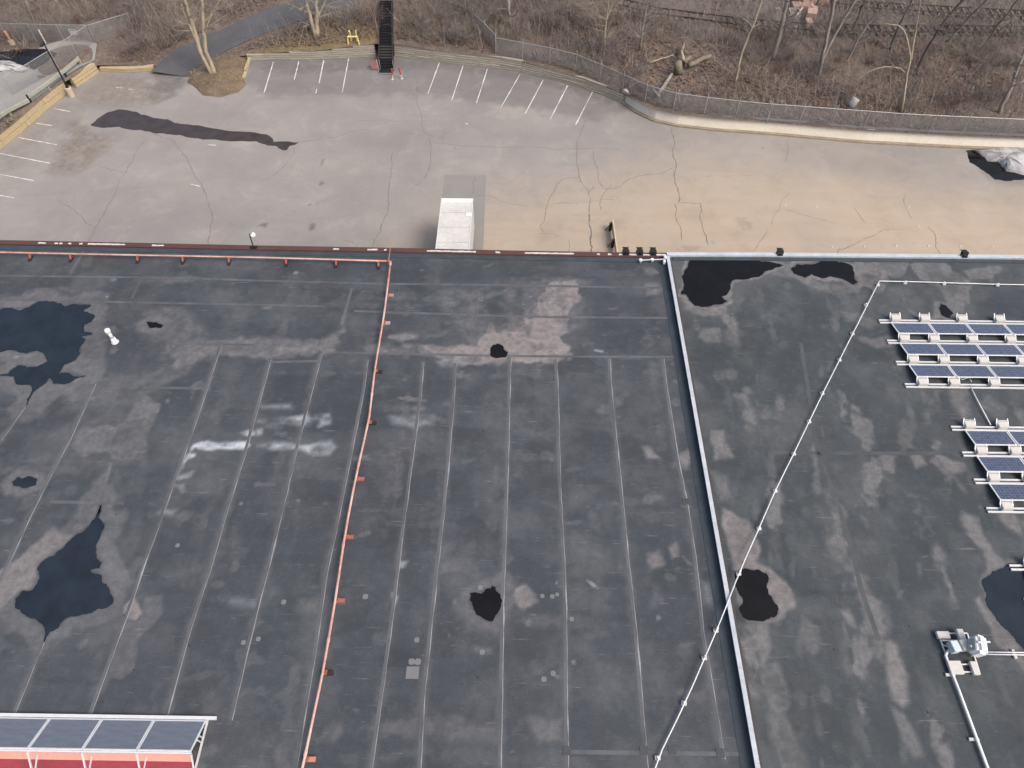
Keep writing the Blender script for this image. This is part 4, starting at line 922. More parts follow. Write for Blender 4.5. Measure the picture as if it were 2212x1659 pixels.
timber_wall([(-160, 452), (0, 325), (42, 292), (125, 217), (150, 200)], [1.15, 1.15, 1.15, 1.1, 1.0], 'tan timber retaining wall at the left edge of the lot', M_TAN, 3.2, 0.55, 0.35)
timber_wall([(166, 190), (190, 171), (215, 156)], [1.0, 0.9, 0.7], 'tan timber wall stub behind the lamp post base', M_TAN, 2.4, 0.33, 0.5)
timber_wall([(217, 155), (270, 158), (333, 154)], [0.6, 0.45, 0.3], 'low tan kerb wall left of the dark driveway', M_TAN, 3, 0.22, 0.6)

cp = [(1336, 219), (1363, 240), (1406, 262), (1456, 274), (1556, 285), (1659, 292), (1859, 310), (2084, 322), (2212, 327), (2380, 336)]
CP = resample(W(cp, 0), 1.2); cw = thing('retaining_wall', CP[len(CP) // 2], 'smooth pale concrete retaining wall along the right side of the lot', 'wall')
def wall_sweep(P, prof):                         # prof: (offset behind the base line, height)
    m = MB(); k = len(prof)
    for i, p in enumerate(P):
        t = P[min(i + 1, len(P) - 1)] - P[max(i - 1, 0)]; nrm = Vector((-t.y, t.x, 0)).normalized()
        if nrm.y < 0: nrm = -nrm
        for o_, z in prof: m.v.append(p + nrm * o_ + Vector((0, 0, z)))
    for i in range(len(P) - 1):
        for j in range(k): a, b = i * k + j, i * k + (j + 1) % k; m.f.append((a, b, b + k, a + k))
    m.f += [tuple(range(k))[::-1], tuple(range((len(P) - 1) * k, len(P) * k))]
    return m
wall_sweep(CP, [(0.32, 0.02), (0.44, 1.18), (0.95, 1.18), (0.95, 0.02)]).build('wall_body', M_CONC, cw)
wall_sweep(CP[2:], [(0.62, 1.182), (0.62, 1.24), (0.98, 1.25), (0.98, 1.182)]).build('wall_cap', M_CONCTOP, cw)
wall_sweep(CP, [(0.0, -0.05), (0.02, 0.14), (0.31, 0.17), (0.31, -0.05)]).build('kerb', M_KERB, cw)

# ------------------------------------------------------------------ chain link fences
def fence(P, h, label, step=3.0, spacing=0.12, wire=0.0085, arms=True, rail=True):
    root = thing('chain_link_fence', P[len(P) // 2], label, 'fence'); Q = resample(P, step)
    for i, p in enumerate(Q):
        MB().tube([p - Vector((0, 0, 0.3)), p + Vector((0, 0, h + (0.42 if arms else 0.05)))], 0.035, 6).build('post', M_GALV, root)
        if i == len(Q) - 1: break
        q = Q[i + 1]; U = (q - p); l = U.length; e = U / l
        if rail: MB().tube([p + Vector((0, 0, h)), q + Vector((0, 0, h))], 0.034, 6).build('top_rail', M_GALV, root)
        m = MB(); k = int((l + h) / spacing)
        for j in range(k + 1):
            for s_ in (1, -1):
                a0 = j * spacing - h if s_ > 0 else j * spacing
                t0, t1 = (a0, 0.0), (a0 + s_ * h, h)
                if s_ < 0: t0, t1 = (a0, 0.0), (a0 - h, h)
                (xa_, za), (xb_, zb) = t0, t1
                lo, hi = 0.0, 1.0; dx = xb_ - xa_
                for lim, sg in ((0.0, 1), (l, -1)):
                    t = (lim - xa_) / dx
                    if (dx > 0) == (sg > 0): lo = max(lo, t)
                    else: hi = min(hi, t)
                if hi - lo < 0.02: continue
                A_ = p + e * (xa_ + dx * lo) + Vector((0, 0, h * lo)); B_ = p + e * (xa_ + dx * hi) + Vector((0, 0, h * hi))
                m.tube([A_, B_], wire, 3, cap=False)
        m.build('mesh_panel', M_WIRE, root)
    return root
FP = [T0(x, y) for x, y in [(1071, 117), (1106, 124), (1178, 137), (1256, 157), (1318, 186), (1393, 221), (1438, 236), (1556, 252), (1659, 262), (1964, 285), (2212, 296), (2360, 303)]]
for p in FP: p.z = float(hsm(p.x, p.y)) + 0.05
fence(FP, 1.75, 'long chain link fence on top of the wall at right')
FP2 = [T0(x, y) for x, y in [(1072, 112), (1050, 88), (1032, 70), (1022, 62)]]
fence(FP2, 1.75, 'short run of chain link fence turning uphill away from the lot', 2.6)
FP3 = [T0(x, y) for x, y in [(30, 205), (75, 180), (125, 148), (172, 115), (205, 92)]]
fence(FP3, 1.9, 'chain link fence beside the pale road at upper left', 3.2, wire=0.007, arms=False)
FP4 = [T0(x, y) for x, y in [(205, 92), (160, 92), (90, 90), (20, 88)]]
fence(FP4, 1.9, 'far chain link fence with small white sign at upper left', 3.2, wire=0.008, arms=False)
FP5 = [T0(x, y) for x, y in [(207, 92), (245, 80), (290, 66)]]
fence(FP5, 1.9, 'chain link fence climbing right into the brush at upper left', 3.2, wire=0.006, arms=False)

# ------------------------------------------------------------------ guard rail
GP = [T0(x, y) for x, y in [(-160, 385), (-40, 292), (0, 268), (40, 240), (80, 212), (100, 198), (140, 168), (175, 138)]]
gr = thing('guard_rail', GP[3], 'bent pale steel guard rail between the road and the tan wall', 'guard rail')
Q = resample(GP, 2.6)
for i, p in enumerate(Q):
    z = float(hsm(p.x, p.y)); MB().box((p.x, p.y, z + 0.35), (0.16, 0.16, 0.9)).build('post', M_BLACK if i % 2 else M_TIMBER, gr)
    if i == len(Q) - 1: break
    q = Q[i + 1]; zq = float(hsm(q.x, q.y)); bend = 0.25 if i == len(Q) // 2 else 0
    off = Vector((0.14, -0.1, 0)); m = MB()
    for dz, dw in ((0.84, .03), (0.76, .09), (0.68, .03), (0.6, .09), (0.52, .03)):
        m.beam(p + off * (1 + dw * 4) + Vector((0, 0, z + dz - p.z)), q + off * (1 + dw * 4) + Vector((0.0, -bend, zq + dz - q.z - bend)), 0.035, 0.09)
    m.build('rail_beam', M_GUARD, gr)

# ------------------------------------------------------------------ lamp post
lb = G(156, 208, 0); top = PY(113, 118, lb.y + 0.0)
lp = thing('lamp_post', lb, 'dark lamp post on a round concrete base by the tan wall', 'lamp post')
MB().lathe((lb.x, lb.y, 0), [(0.34, 0), (0.34, 0.95), (0.28, 1.0)], 18).build('base', plain('pink_concrete', (0.42, 0.34, 0.27), 0.9, 0, 0.15, 2), lp, smooth=False)
MB().tube([(lb.x, lb.y, 1.0), (lb.x, lb.y, 1.04)], 0.2, 10).build('base_plate', M_BLACK, lp)
MB().tube([(lb.x, lb.y, 1.0), (lb.x, lb.y, 5.6)], [0.085, 0.06], 10).build('pole', M_BLACK, lp)
m = MB(); m.tube([(lb.x, lb.y, 5.58), (lb.x + .1, lb.y - .2, 5.75), (lb.x + 0.25, lb.y - 0.55, 5.78)], 0.035, 6); m.box((lb.x + .3, lb.y - .75, 5.78), (0.3, 0.5, 0.12)); m.build('lamp_head', M_BLACK, lp)

# ------------------------------------------------------------------ trailer
tz = 4.1; fl, frr = G(955, 428, tz), G(1020.5, 430, tz)
tx = (fl.x + frr.x) / 2; ty1 = fl.y; ty0 = float(yedge(tx)) + 0.35; tw = 2.55; tl = ty1 - ty0; tyc = (ty0 + ty1) / 2
tr = thing('semi_trailer', (tx, tyc, 0), 'white semi trailer backed up to the warehouse dock', 'trailer')
MB().box((tx, tyc, 2.62), (tw - 0.04, tl, 2.85)).build('body', M_TRAIL, tr, bevel=0.05)
m = MB()
n = 8
for i in range(n):
    y = ty0 + tl * (i + 0.5) / n; m.box((tx, y, tz - 0.03), (tw - 0.1, tl / n - 0.035, 0.04))
m.build('roof_panel', M_TRAIL, tr)
for s_ in (-1, 1): MB().beam((tx + s_ * (tw / 2 - 0.03), ty0, tz - 0.03), (tx + s_ * (tw / 2 - 0.03), ty1, tz - 0.03), 0.08, 0.1).build('roof_rail', M_RACK, tr)
MB().box((tx, ty1 - 0.28, tz + 0.005), (tw - 0.12, 0.5, 0.035)).build('front_cap', plain('bright_cap', (0.68, 0.68, 0.67), 0.4, 0, 0.05, 1), tr, bevel=0.01)
vp = G(*TL('f', [(1836, 196)])[0], tz)
MB().box((vp.x, vp.y, tz + 0.03), (0.42, 0.42, 0.05)).build('roof_hatch', plain('bright_cap', (0.68, 0.68, 0.67)), tr, bevel=0.015)
MB().box((tx, tyc, 1.1), (1.1, tl - 0.6, 0.2)).build('chassis', M_BLACK, tr)
for s_ in (-1, 1):
    MB().box((tx + s_ * 0.85, ty1 - 2.8, 0.55), (0.14, 0.14, 1.1)).build('landing_leg', M_BLACK, tr)
    for yy in (ty0 + 1.4, ty0 + 2.7):
        for k in (0, 1):
            w_ = MB().lathe((tx + s_ * (1.25 - k * 0.32) - 0.13, yy, 0.51), [(0.2, 0.0), (0.5, 0.01), (0.51, 0.06), (0.51, 0.2), (0.5, 0.25), (0.2, 0.26)], 18, (1, 0, 0)).build('wheel', M_DARK, tr)
MB().box((tx, ty0 - 0.06, 2.62), (tw - 0.2, 0.05, 2.6)).build('rear_door', M_TRAIL, tr)

# dock guard rail
a, b = G(*TL('g', [(872, 238)])[0], 1.0), G(*TL('g', [(915, 540)])[0], 1.0); b = a.lerp(b, 1.15)
dg = thing('dock_barrier', (a + b) / 2 - Vector((0, 0, 1.0)), 'thin tan barrier with dark posts standing out from the warehouse', 'barrier')
MB().beam(a - Vector((0, 0, 0.4)), b - Vector((0, 0, 0.4)), 0.09, 0.8).build('wall_panel', plain('tan_board', (0.55, 0.45, 0.32), 0.8, 0, 0.2, 2), dg)
for f in (0.03, 0.45, 0.87):
    p = a.lerp(b, f); MB().box((p.x - 0.17, p.y - 0.1, 0.42), (0.22, 0.2, 0.84)).build('post', plain('dark_wood', (0.05, 0.033, 0.022), 0.9, 0, 0.3, 4), dg)
    MB().beam((p.x - 0.55, p.y - 0.1, 0.02), (p.x - 0.25, p.y - 0.1, 0.6), 0.08, 0.08).build('brace', M_SLEEP, dg)

# ================================================================== things on the roof
UP = Vector((0, 0, 1))
# --- red gas pipe
zp = ZR + 0.36
A0 = [G(x, y, zp) for x, y in [(-90, 542), (0, 545), (190, 549), (553, 556), (700, 560), (838, 564)]]
B0 = [G(x, y, zp) for x, y in [(843, 570), (836, 630), (828, 690), (810, 795), (797, 906), (769, 1028), (745, 1154), (725, 1292), (698, 1449), (658, 1637), (640, 1720)]]
B0s = [B0[0].lerp(B0[-1], i / 20) for i in range(21)]
bx = np.interp([p.y for p in B0s], [p.y for p in B0][::-1], [p.x for p in B0][::-1])
B1 = [Vector((bx[i], B0s[i].y, zp)) for i in range(21)]
gp = thing('gas_pipe', B1[8] - Vector((0, 0, 0.36)), 'long faded red gas pipe running across the roof with a corner near the edge', 'pipe')
MB().tube(A0, 0.05, 10).build('pipe_run', M_PIPE, gp, smooth=True); MB().tube(B1, 0.052, 10).build('pipe_run', M_PIPE, gp, smooth=True)
ca, cb = A0[-1], B1[0]
MB().tube([ca + Vector((-.05, 0, 0)), ca + Vector((.02, 0, 0)), (ca + cb) / 2 + Vector((.07, .05, 0)), cb + Vector((0, .03, 0)), cb + Vector((0, -.12, 0))], 0.078, 10).build('elbow', M_PIPE, gp, smooth=True)
vb = G(840, 568, zp); MB().tube([vb, vb + Vector((0, 0, 0.15)), G(843, 535, ZR + 0.62)], 0.03, 6).build('riser', plain('rust_riser', (0.3, 0.14, 0.1), 0.7), gp)
for f in range(1, 20, 3):
    MB().lathe(B1[f], [(0.06, -0.09), (0.066, -0.07), (0.066, 0.07), (0.06, 0.09)], 10, (B1[f + 1] - B1[f]).normalized()).build('coupling', M_PIPE, gp)
redb = plain('red_bracket', (0.34, 0.10, 0.07), 0.7, 0, 0.4, 4)
def support(x, y, axis, blkm=M_DARK, red=True, wide=0.42):
    p = G(x, y, zp); ax = Vector(axis); s_ = Vector((ax.y, -ax.x, 0))
    r = MB(); c = p + s_ * 0.12; r.box((c.x, c.y, ZR + 0.066), (wide if abs(s_.x) > .5 else 0.17, 0.17 if abs(s_.x) > .5 else wide, 0.12))
    blk = r.build('support_block', blkm, gp, bevel=0.008)
    m = MB(); m.beam(p + ax * 0.06 - s_ * 0.09 - UP * 0.24, p - UP * 0.055, 0.05, 0.05); m.beam(p + ax * 0.06 + s_ * 0.09 - UP * 0.24, p - UP * 0.055, 0.05, 0.05); m.box((p.x, p.y, zp - 0.225), (0.2, 0.2, 0.02))
    m.build('bracket', redb, blk)
mats = [plain('tan_block', (0.3, 0.24, 0.2), .9), plain('tan_block2', (0.34, 0.32, 0.29), .9), M_DARK, M_DARK, plain('red_block', (0.3, 0.11, 0.085), .9, 0, .4, 5), plain('red_block', (0.3, 0.11, 0.085)), plain('red_block', (0.3, 0.11, 0.085)), M_DARK, plain('pink_block', (0.42, 0.19, 0.14), .9, 0, .3, 5)]
for (x, y), mt in zip([(836, 630), (828, 690), (810, 795), (797, 906), (769, 1028), (745, 1154), (725, 1292), (698, 1449), (658, 1637)], mats):
    support(x, y, (0, 1, 0), mt)
for x in (62, 150, 295, 393, 493, 617, 725, 817):
    y = float(np.interp(x, [0, 190, 553, 838], [545, 549, 556, 564])); p = G(x, y, zp)
    blk = MB().box((p.x, p.y - 0.14, ZR + 0.05), (0.16, 0.42, 0.09)).build('support_block', M_DARK, gp, bevel=0.008)
    m = MB(); m.beam(p - UP * 0.05, (p.x, p.y - 0.16, ZR + 0.09), 0.1, 0.04); m.beam(p - UP * 0.05, (p.x, p.y + 0.04, ZR + 0.09), 0.1, 0.04); m.build('bracket', redb, blk)

# --- white conduit on blocks
zc = ZR + 0.16; K = G(1900, 607, zc)
c1 = [G(x, y, zc) for x, y in [(1897, 612), (1843, 719), (1778, 848), (1715, 979), (1675, 1059), (1640, 1140), (1595, 1238), (1547, 1361), (1480, 1518), (1420, 1640), (1404, 1690)]]
def straight(P, n=24):
    a, b = P[0], P[-1]; ys_ = [p.y for p in P][::-1]; xs_ = [p.x for p in P][::-1]
    return [Vector((float(np.interp(a.y + (b.y - a.y) * i / n, ys_, xs_)), a.y + (b.y - a.y) * i / n, a.z)) for i in range(n + 1)]
c1s = straight(c1)
for p in c1s:                      # climbs over the parapet
    d = abs(p.x - xpar(p.y)); p.z = zc + 0.32 * max(0, 1 - d / 2.2)
cd = thing('conduit', c1s[6] - UP * 0.16, 'thin white conduit crossing the right roof and the parapet', 'conduit')
MB().tube([G(2330, 617, zc), G(2150, 614, zc), G(1990, 609, zc), K, c1s[0]], 0.025, 8).build('pipe_run', M_WHITE, cd, smooth=True)
MB().tube(c1s, 0.025, 8).build('pipe_run', M_WHITE, cd, smooth=True)
for x, y in [(1897, 614), (1871, 657), (1842, 719), (1814, 776), (1777, 848), (1748, 909), (1715, 979), (1675, 1059), (1640, 1140), (1596, 1238), (1547, 1361), (1522, 1420), (1478, 1518), (1421, 1636), (1956, 609), (2040, 611), (2156, 614)]:
    p = G(x, y, zc - 0.03)
    if abs(p.x - xpar(p.y)) < 0.6: continue
    MB().box((p.x, p.y, ZR + 0.055), (0.2, 0.16, 0.1), Matrix.Rotation(random.uniform(-.3, .3), 3, 'Z')).build('support_block', M_BLOCK, cd, bevel=0.012)
    zt = float(np.interp(p.y, [q.y for q in c1s][::-1], [q.z for q in c1s][::-1])) if x < 1900 else zc
    MB().lathe((p.x, p.y, ZR + 0.105), [(0.05, 0), (0.055, zt - ZR - 0.12), (0.04, zt - ZR - 0.07)], 8).build('clamp', M_WHITE, cd)

# --- solar arrays
def frame_mesh(w, l):
    m = MB(); t = 0.05
    m.box((w / 2, -t / 2, 0), (w, t, 0.045)); m.box((w / 2, -l + t / 2, 0), (w, t, 0.045))
    m.box((t / 2, -l / 2, 0), (t, l - 2 * t, 0.045)); m.box((w - t / 2, -l / 2, 0), (t, l - 2 * t, 0.045))
    return m.mesh('frame', M_WHITE)
def cells_mesh(w, l, mt=M_CELLS):
    m = MB(); m.box((w / 2, -l / 2, 0.0), (w - 0.1, l - 0.1, 0.03)); return m.mesh('cells', mt)
FR, CE = frame_mesh(1.98, 1.0), cells_mesh(1.98, 1.0)
BLK = MB().box((0, 0, 0.1), (0.5, 0.36, 0.2)).mesh('ballast_block', M_BLOCK)
bmm = bmesh.new(); bmm.from_mesh(BLK); bmesh.ops.bevel(bmm, geom=bmm.edges[:], offset=0.018, segments=2, affect='EDGES'); bmm.to_mesh(BLK); bmm.free()
ml = MB()
for s_ in (-1, 1):
    ml.beam((s_ * 0.28, -0.1, 0.05), (s_ * 0.28, 0.12, 0.16), 0.03, 0.05); ml.beam((s_ * 0.28, 0.12, 0.16), (s_ * 0.25, 0.28, 0.27), 0.03, 0.045)
ml.beam((-0.27, 0.2, 0.215), (0.27, 0.2, 0.215), 0.025, 0.03)
BRK = ml.mesh('bracket', M_RACK)
def row(root, x0, y0, n, panels=True, ext=0.55):
    z = ZR + 0.07; L = n * 2.03 + 0.4
    for k, (dy, h) in enumerate(((0.0, 0.06), (0.18, 0.06))):
        MB().beam((x0 - ext + k * 0.0, y0 + dy, z), (x0 + L, y0 + dy, z), 0.085, h).build('rail', M_RACK, root)
    for i in range(n):
        x = x0 + i * 2.03; bxx = x + (0.3 if i == 0 else -0.14)
        b_ = inst('ballast_block', BLK, root, (bxx, y0 + 0.22, ZR + 0.105)); br = inst('bracket', BRK, b_, (bxx, y0 + 0.22, ZR + 0.105))
        if panels:
            tilt = math.asin(0.24)
            f = inst('solar_panel', FR, root, (x, y0 - 0.07, ZR + 0.14), (-tilt, 0, 0)); c_ = bpy.data.objects.new('cells', CE); COL.objects.link(c_); c_.parent = f
    return
def array(px, py, rows, n, label, pitch=1.46, shift=0.0):
    p = G(px, py, ZR + 0.1); x0, y0 = p.x + 0.55, p.y - 0.08
    root = thing('solar_array', (x0 + n, y0 - rows * pitch / 2, ZR), label, 'solar array')
    for r in range(rows + 1): row(root, x0 + shift * r, y0 - r * pitch, n, r < rows)
    return root, x0, y0
array(1900, 694, 3, 5, 'upper array of three rows of blue solar panels at right edge')
array(2056, 925, 3, 3, 'lower array of three rows of blue solar panels at right edge')
array(2183, 1226, 2, 2, 'corner of another solar array cut off by the right edge')
lk = [G(*q, ZR + 0.1) for q in ((2095, 832), (2110, 862), (2140, 918))]
tag(MB().tube(lk, 0.028, 8).build('link_conduit', M_WHITE, smooth=True), 'short white conduit joining the two right solar arrays', 'conduit')
cb_ = [G(*TL('h', [q])[0], ZR + 0.25) for q in ((1630, 1590), (1680, 1620), (1740, 1605), (1760, 1640))]
tag(MB().tube(wig(cb_, 1), 0.014, 6).build('cable', M_WHITE, smooth=True), 'thin white cable looped under the upper solar array', 'cable')

# --- tilted rack at lower left
e = G(447, 1557, ZR + 0.12); LN, RUN, RISE = 1.95, 1.14, 0.63
PLN = math.hypot(RUN, RISE); FR2, CE2 = frame_mesh(LN - 0.02, PLN), cells_mesh(LN - 0.02, PLN, M_CELLS2)
rk = thing('solar_rack', (e.x - 4, e.y - 0.7, ZR), 'tilted row of solar panels with a red wind screen at lower left', 'solar array')
nP = 6; th = math.atan2(RISE, RUN)
for i in range(nP):
    x = e.x - (i + 1) * LN
    f = inst('solar_panel', FR2, rk, (x, e.y, ZR + 0.14), (-th, 0, 0)); c_ = bpy.data.objects.new('cells', CE2); COL.objects.link(c_); c_.parent = f
MB().beam((e.x - nP * LN, e.y + 0.09, ZR + 0.12), (e.x + 0.33, e.y + 0.09, ZR + 0.12), 0.12, 0.1).build('rail', M_RACK, rk)
ry, rz = e.y - RUN, ZR + 0.14 + RISE; fy = ry - 0.56
MB().beam((e.x - nP * LN, ry - 0.05, rz - 0.03), (e.x, ry - 0.05, rz - 0.03), 0.06, 0.05).build('ridge_rail', M_RACK, rk)
def slope(f): return Vector((0, ry - 0.07 + (fy - ry) * f, rz - 0.06 + (ZR + 0.1 - rz) * f))
for i in range(nP):
    for f0, f1, mt, nm in ((0.02, 0.36, M_SALMON, 'wind_screen'), (0.36, 0.93, M_CRIMSON, 'wind_screen')):
        a, b = slope(f0), slope(f1); m = MB(); x0, x1 = e.x - (i + 1) * LN + 0.02, e.x - i * LN - 0.02
        m.beam((x0, 0, 0), (x0, 0, 0), 1, 1)
        m.beam(Vector(((x0 + x1) / 2, a.y, a.z)), Vector(((x0 + x1) / 2, b.y, b.z)), x1 - x0, 0.012).build(nm, mt, rk)
for i in range(nP + 1):
    x = e.x - i * LN; a, b = slope(0.0), slope(1.0)
    MB().beam((x, a.y - .02, a.z + .03), (x + 0.06, b.y - .05, b.z), 0.05, 0.05).build('strut', M_RACK, rk)
    if i: MB().beam((x + 0.33, slope(.12).y - .03, slope(.12).z + .02), (x + 0.12, b.y - .04, b.z), 0.04, 0.04).build('strut', M_RACK, rk)
    MB().beam((x, e.y + 0.05, ZR + 0.06), (x, fy - 0.05, ZR + 0.06), 0.06, 0.08).build('base_bar', M_RACK, rk)
    if i == 0:
        for f in (0.5, 0.64): MB().beam((x - .01, e.y - RUN * f, ZR + 0.1), (x - .01, e.y - RUN * f, ZR + 0.12 + RISE * f), 0.04, 0.04).build('stay', M_RACK, rk)
MB().beam((e.x - nP * LN, fy + 0.0, ZR + 0.08), (e.x, fy, ZR + 0.08), 0.06, 0.05).build('rail', M_RACK, rk)

# --- white vent pipe
v = G(249, 739, ZR)
vt = thing('vent_pipe', v, 'white capped vent pipe standing beside the large left puddle', 'vent')
MB().lathe(v, [(0.2, 0.0), (0.2, 0.03), (0.14, 0.16), (0.12, 0.34)], 16).build('boot', M_WHITE, vt, smooth=True)
MB().lathe(v, [(0.095, 0.28), (0.095, 0.86)], 14).build('pipe', M_WHITE, vt, smooth=True)
MB().lathe(v, [(0.1, 0.78), (0.14, 0.82), (0.15, 0.92), (0.14, 1.0), (0.06, 1.05), (0.02, 1.06)], 16).build('cap', M_WHITE, vt, smooth=True)

# --- lights on the far edge
def flood(x, y, label, g=None):
    p = G(x, y, ZR + 0.3); y0 = float(yedge(p.x)); r = thing('floodlight', (p.x, y0 - 0.12, ZR + 0.15), label, 'floodlight', g)
    c = Vector((p.x, y0 - 0.02, ZR + 0.34)); R = Matrix.Rotation(math.radians(-25), 3, 'X')
    MB().box(c, (0.36, 0.26, 0.2), R, 0.86).build('housing', M_BLACK, r, bevel=0.015)
    for k in range(5): MB().box(c + R @ Vector((-.14 + .07 * k, -0.145, 0.0)), (0.02, 0.05, 0.15), R).build('fin', plain('fin_grey', (0.05, 0.05, 0.055), .5), r)
    MB().box(c + R @ Vector((0, 0.2, 0.1)), (0.37, 0.14, 0.02), R).build('visor', M_BLACK, r)
    MB().beam((c.x - .2, y0 - 0.12, ZR + 0.16), (c.x - .2, y0 - 0.04, c.z), 0.03, 0.05).build('yoke', M_BLACK, r); MB().beam((c.x + .2, y0 - 0.12, ZR + 0.16), (c.x + .2, y0 - 0.04, c.z), 0.03, 0.05).build('yoke', M_BLACK, r)
    MB().box((c.x, y0 - 0.2, ZR + 0.2), (0.3, 0.12, 0.08)).build('base', M_BLACK, r)
for x, y, l in ((1353, 551, 'leftmost of the three black floodlights on the roof edge near the white coping corner'), (1383, 551, 'middle of the three black floodlights on the roof edge near the white coping corner'), (1412, 551, 'rightmost of the three black floodlights on the roof edge near the white coping corner'), (1688, 553, 'single black floodlight on the white edge coping above the black puddle'), (2088, 556, 'single black floodlight on the white edge coping nearest the right border')):
    flood(x, y, l)
jb = thing('light_wiring', G(1395, 562, ZR), 'white junction boxes and conduit below the three floodlights', 'wiring')
J = [G(1384, 562, ZR + 0.25), G(1409, 561, ZR + 0.25), G(1432, 560, ZR + 0.25), G(1437, 556, ZR + 0.3)]
MB().tube(J, 0.025, 6).build('conduit', M_WHITE, jb)
for p in J[:2]:
    MB().lathe(p - UP * 0.05, [(0.1, 0), (0.1, 0.1)], 10).build('junction_box', M_WHITE, jb)
    MB().lathe((p.x, p.y, ZR + .01), [(0.03, 0), (0.03, 0.2)], 6).build('stand', M_GALV, jb)
for p, s_ in ((J[3], .3), (J[3] + Vector((-.08, -.3, -.05)), .22)): MB().box((p.x, p.y, p.z - .03), (0.14, s_, 0.2)).build('junction_box', M_WHITE, jb, bevel=.01)
p = G(545, 536, ZR + 0.2); y0 = float(yedge(p.x))
wl_ = thing('wall_lamp', (p.x, y0 - 0.1, ZR + 0.15), 'black bracket lamp with white globe at the roof edge, left half', 'lamp')
MB().box((p.x + .05, y0 - 0.2, ZR + 0.18), (0.4, 0.2, 0.07)).build('base', M_BLACK, wl_)
MB().tube([(p.x, y0 - 0.1, ZR + 0.16), (p.x - .02, y0 + 0.0, ZR + 0.8), (p.x - .02, y0 + 0.05, ZR + 0.95), (p.x + 0.1, y0 + 0.12, ZR + 0.98)], 0.035, 8).build('arm', M_BLACK, wl_)
MB().lathe((p.x + 0.12, y0 + 0.12, ZR + 0.72), [(0.05, 0), (0.15, 0.06), (0.17, 0.15), (0.13, 0.24), (0.04, 0.27)], 14).build('globe', plain('lamp_globe', (0.72, 0.72, 0.7), 0.3), wl_, smooth=True)

# --- antenna mount with ballast
def ZM(x, y): return ((2320 + x / 9.217) / 1.15732, (1540 + y / 9.217) / 1.15732)
ac = G(*ZM(720, 820), ZR); am = thing('antenna_mount', ac, 'white antenna unit on a ballasted square frame at lower right', 'antenna')
zb = ZR + 0.12
fc = [G(*ZM(x, y), ZR + 0.05) for x, y in ((225, 400), (900, 400), (1180, 1290), (560, 1290))]
for i, (a, b) in enumerate(((0, 1), (3, 2), (0, 3), (1, 2))):
    MB().beam(fc[a], fc[b], 0.05, 0.05).build('frame_bar', M_RACK, am)
for y in (0.12, 0.88):
    a = fc[0].lerp(fc[3], y + .07 * (1 if y < .5 else -1)); b = fc[1].lerp(fc[2], y + .07 * (1 if y < .5 else -1)); MB().beam(a, b, 0.05, 0.05).build('frame_bar', M_RACK, am)
MB().beam(fc[0].lerp(fc[3], .3), ac + UP * 0.08, 0.04, 0.04).build('frame_bar', M_RACK, am)
for x, y, sx, sy, zz in ((355, 430, .5, .28, .0), (640, 1180, .52, .5, .0), (1085, 1195, .26, .5, .0), (770, 430, .26, .46, .14)):
    c = G(*ZM(x, y), ZR + 0.2 + zz); MB().box((c.x, c.y, ZR + 0.15 + zz), (sx, sy, 0.15)).build('ballast_block', M_BLOCK, am, bevel=0.018)
c = G(*ZM(640, 690), ZR + 0.55); RZ = Matrix.Rotation(math.radians(8), 3, 'Z')
MB().box((c.x, c.y, ZR + 0.42), (0.3, 0.42, 0.34), RZ).build('radio_box', plain('pale_blue_box', (0.52, 0.6, 0.62), .5), am, bevel=0.02)
c = G(*ZM(850, 660), ZR + 0.5); MB().box((c.x, c.y, ZR + 0.4), (0.34, 0.4, 0.3), RZ).build('mount_box', M_BLOCK, am, bevel=0.02)
MB().tube([(c.x + .25, c.y - 0.05, ZR + 0.06), (c.x + .25, c.y - 0.05, ZR + 1.0)], 0.04, 8).build('mast', M_GALV, am)
hc = G(*ZM(1090, 690), ZR + 0.7); hz = Vector((hc.x, hc.y, ZR + 0.7)); ax = Vector((0.9, 0.12, -0.3)).normalized()
RB = Matrix.Rotation(math.radians(-14), 3, 'Z') @ Matrix.Rotation(math.radians(14), 3, 'Y')
sh = MB().box(hz + Vector((.1, 0, 0)), (0.46, 0.74, 0.62), RB).build('housing', plain('bright_housing', (0.72, 0.73, 0.74), .4, 0, .06, 2), am)
bmm = bmesh.new(); bmm.from_mesh(sh.data); bmesh.ops.bevel(bmm, geom=bmm.edges[:], offset=0.11, segments=3, affect='EDGES'); bmm.to_mesh(sh.data); bmm.free()
MB().box(hz + RB @ Vector((-.15, 0, 0)), (0.06, 0.5, 0.42), RB).build('reflector', plain('grey_reflector', (0.4, 0.41, 0.41), .5), am, bevel=.02)
MB().lathe(hz - ax * 0.3, [(0.05, 0), (0.07, 0.04), (0.05, 0.2)], 10, ax).build('feed_horn', M_GALV, am)
MB().beam(hz + Vector((-.14, .0, .445)), hz + Vector((.4, .05, .35)), 0.06, 0.03).build('strap', M_RACK, am)
MB().box(hz + ax * 0.42, (0.2, 0.16, 0.16)).build('rear_box', M_GALV, am, bevel=.01)
MB().tube([Vector((hz.x + .1, hz.y - .2, ZR + .06)), Vector((hz.x + .1, hz.y - .05, ZR + .45))], .04, 8).build('leg', M_GALV, am)
cq = [G(*ZM(x, y), ZR + 0.14) for x, y in ((560, 770), (480, 790), (420, 860), (405, 920), (440, 1010), (520, 1240), (600, 1430), (690, 1659))] + [G(2137, 1668, ZR + 0.14)]
w2 = thing('conduit', cq[5] - UP * 0.14, 'white conduit curving down from the antenna mount to the lower edge', 'conduit')
MB().tube(cq, 0.055, 10).build('pipe_run', M_WHITE, w2, smooth=True)
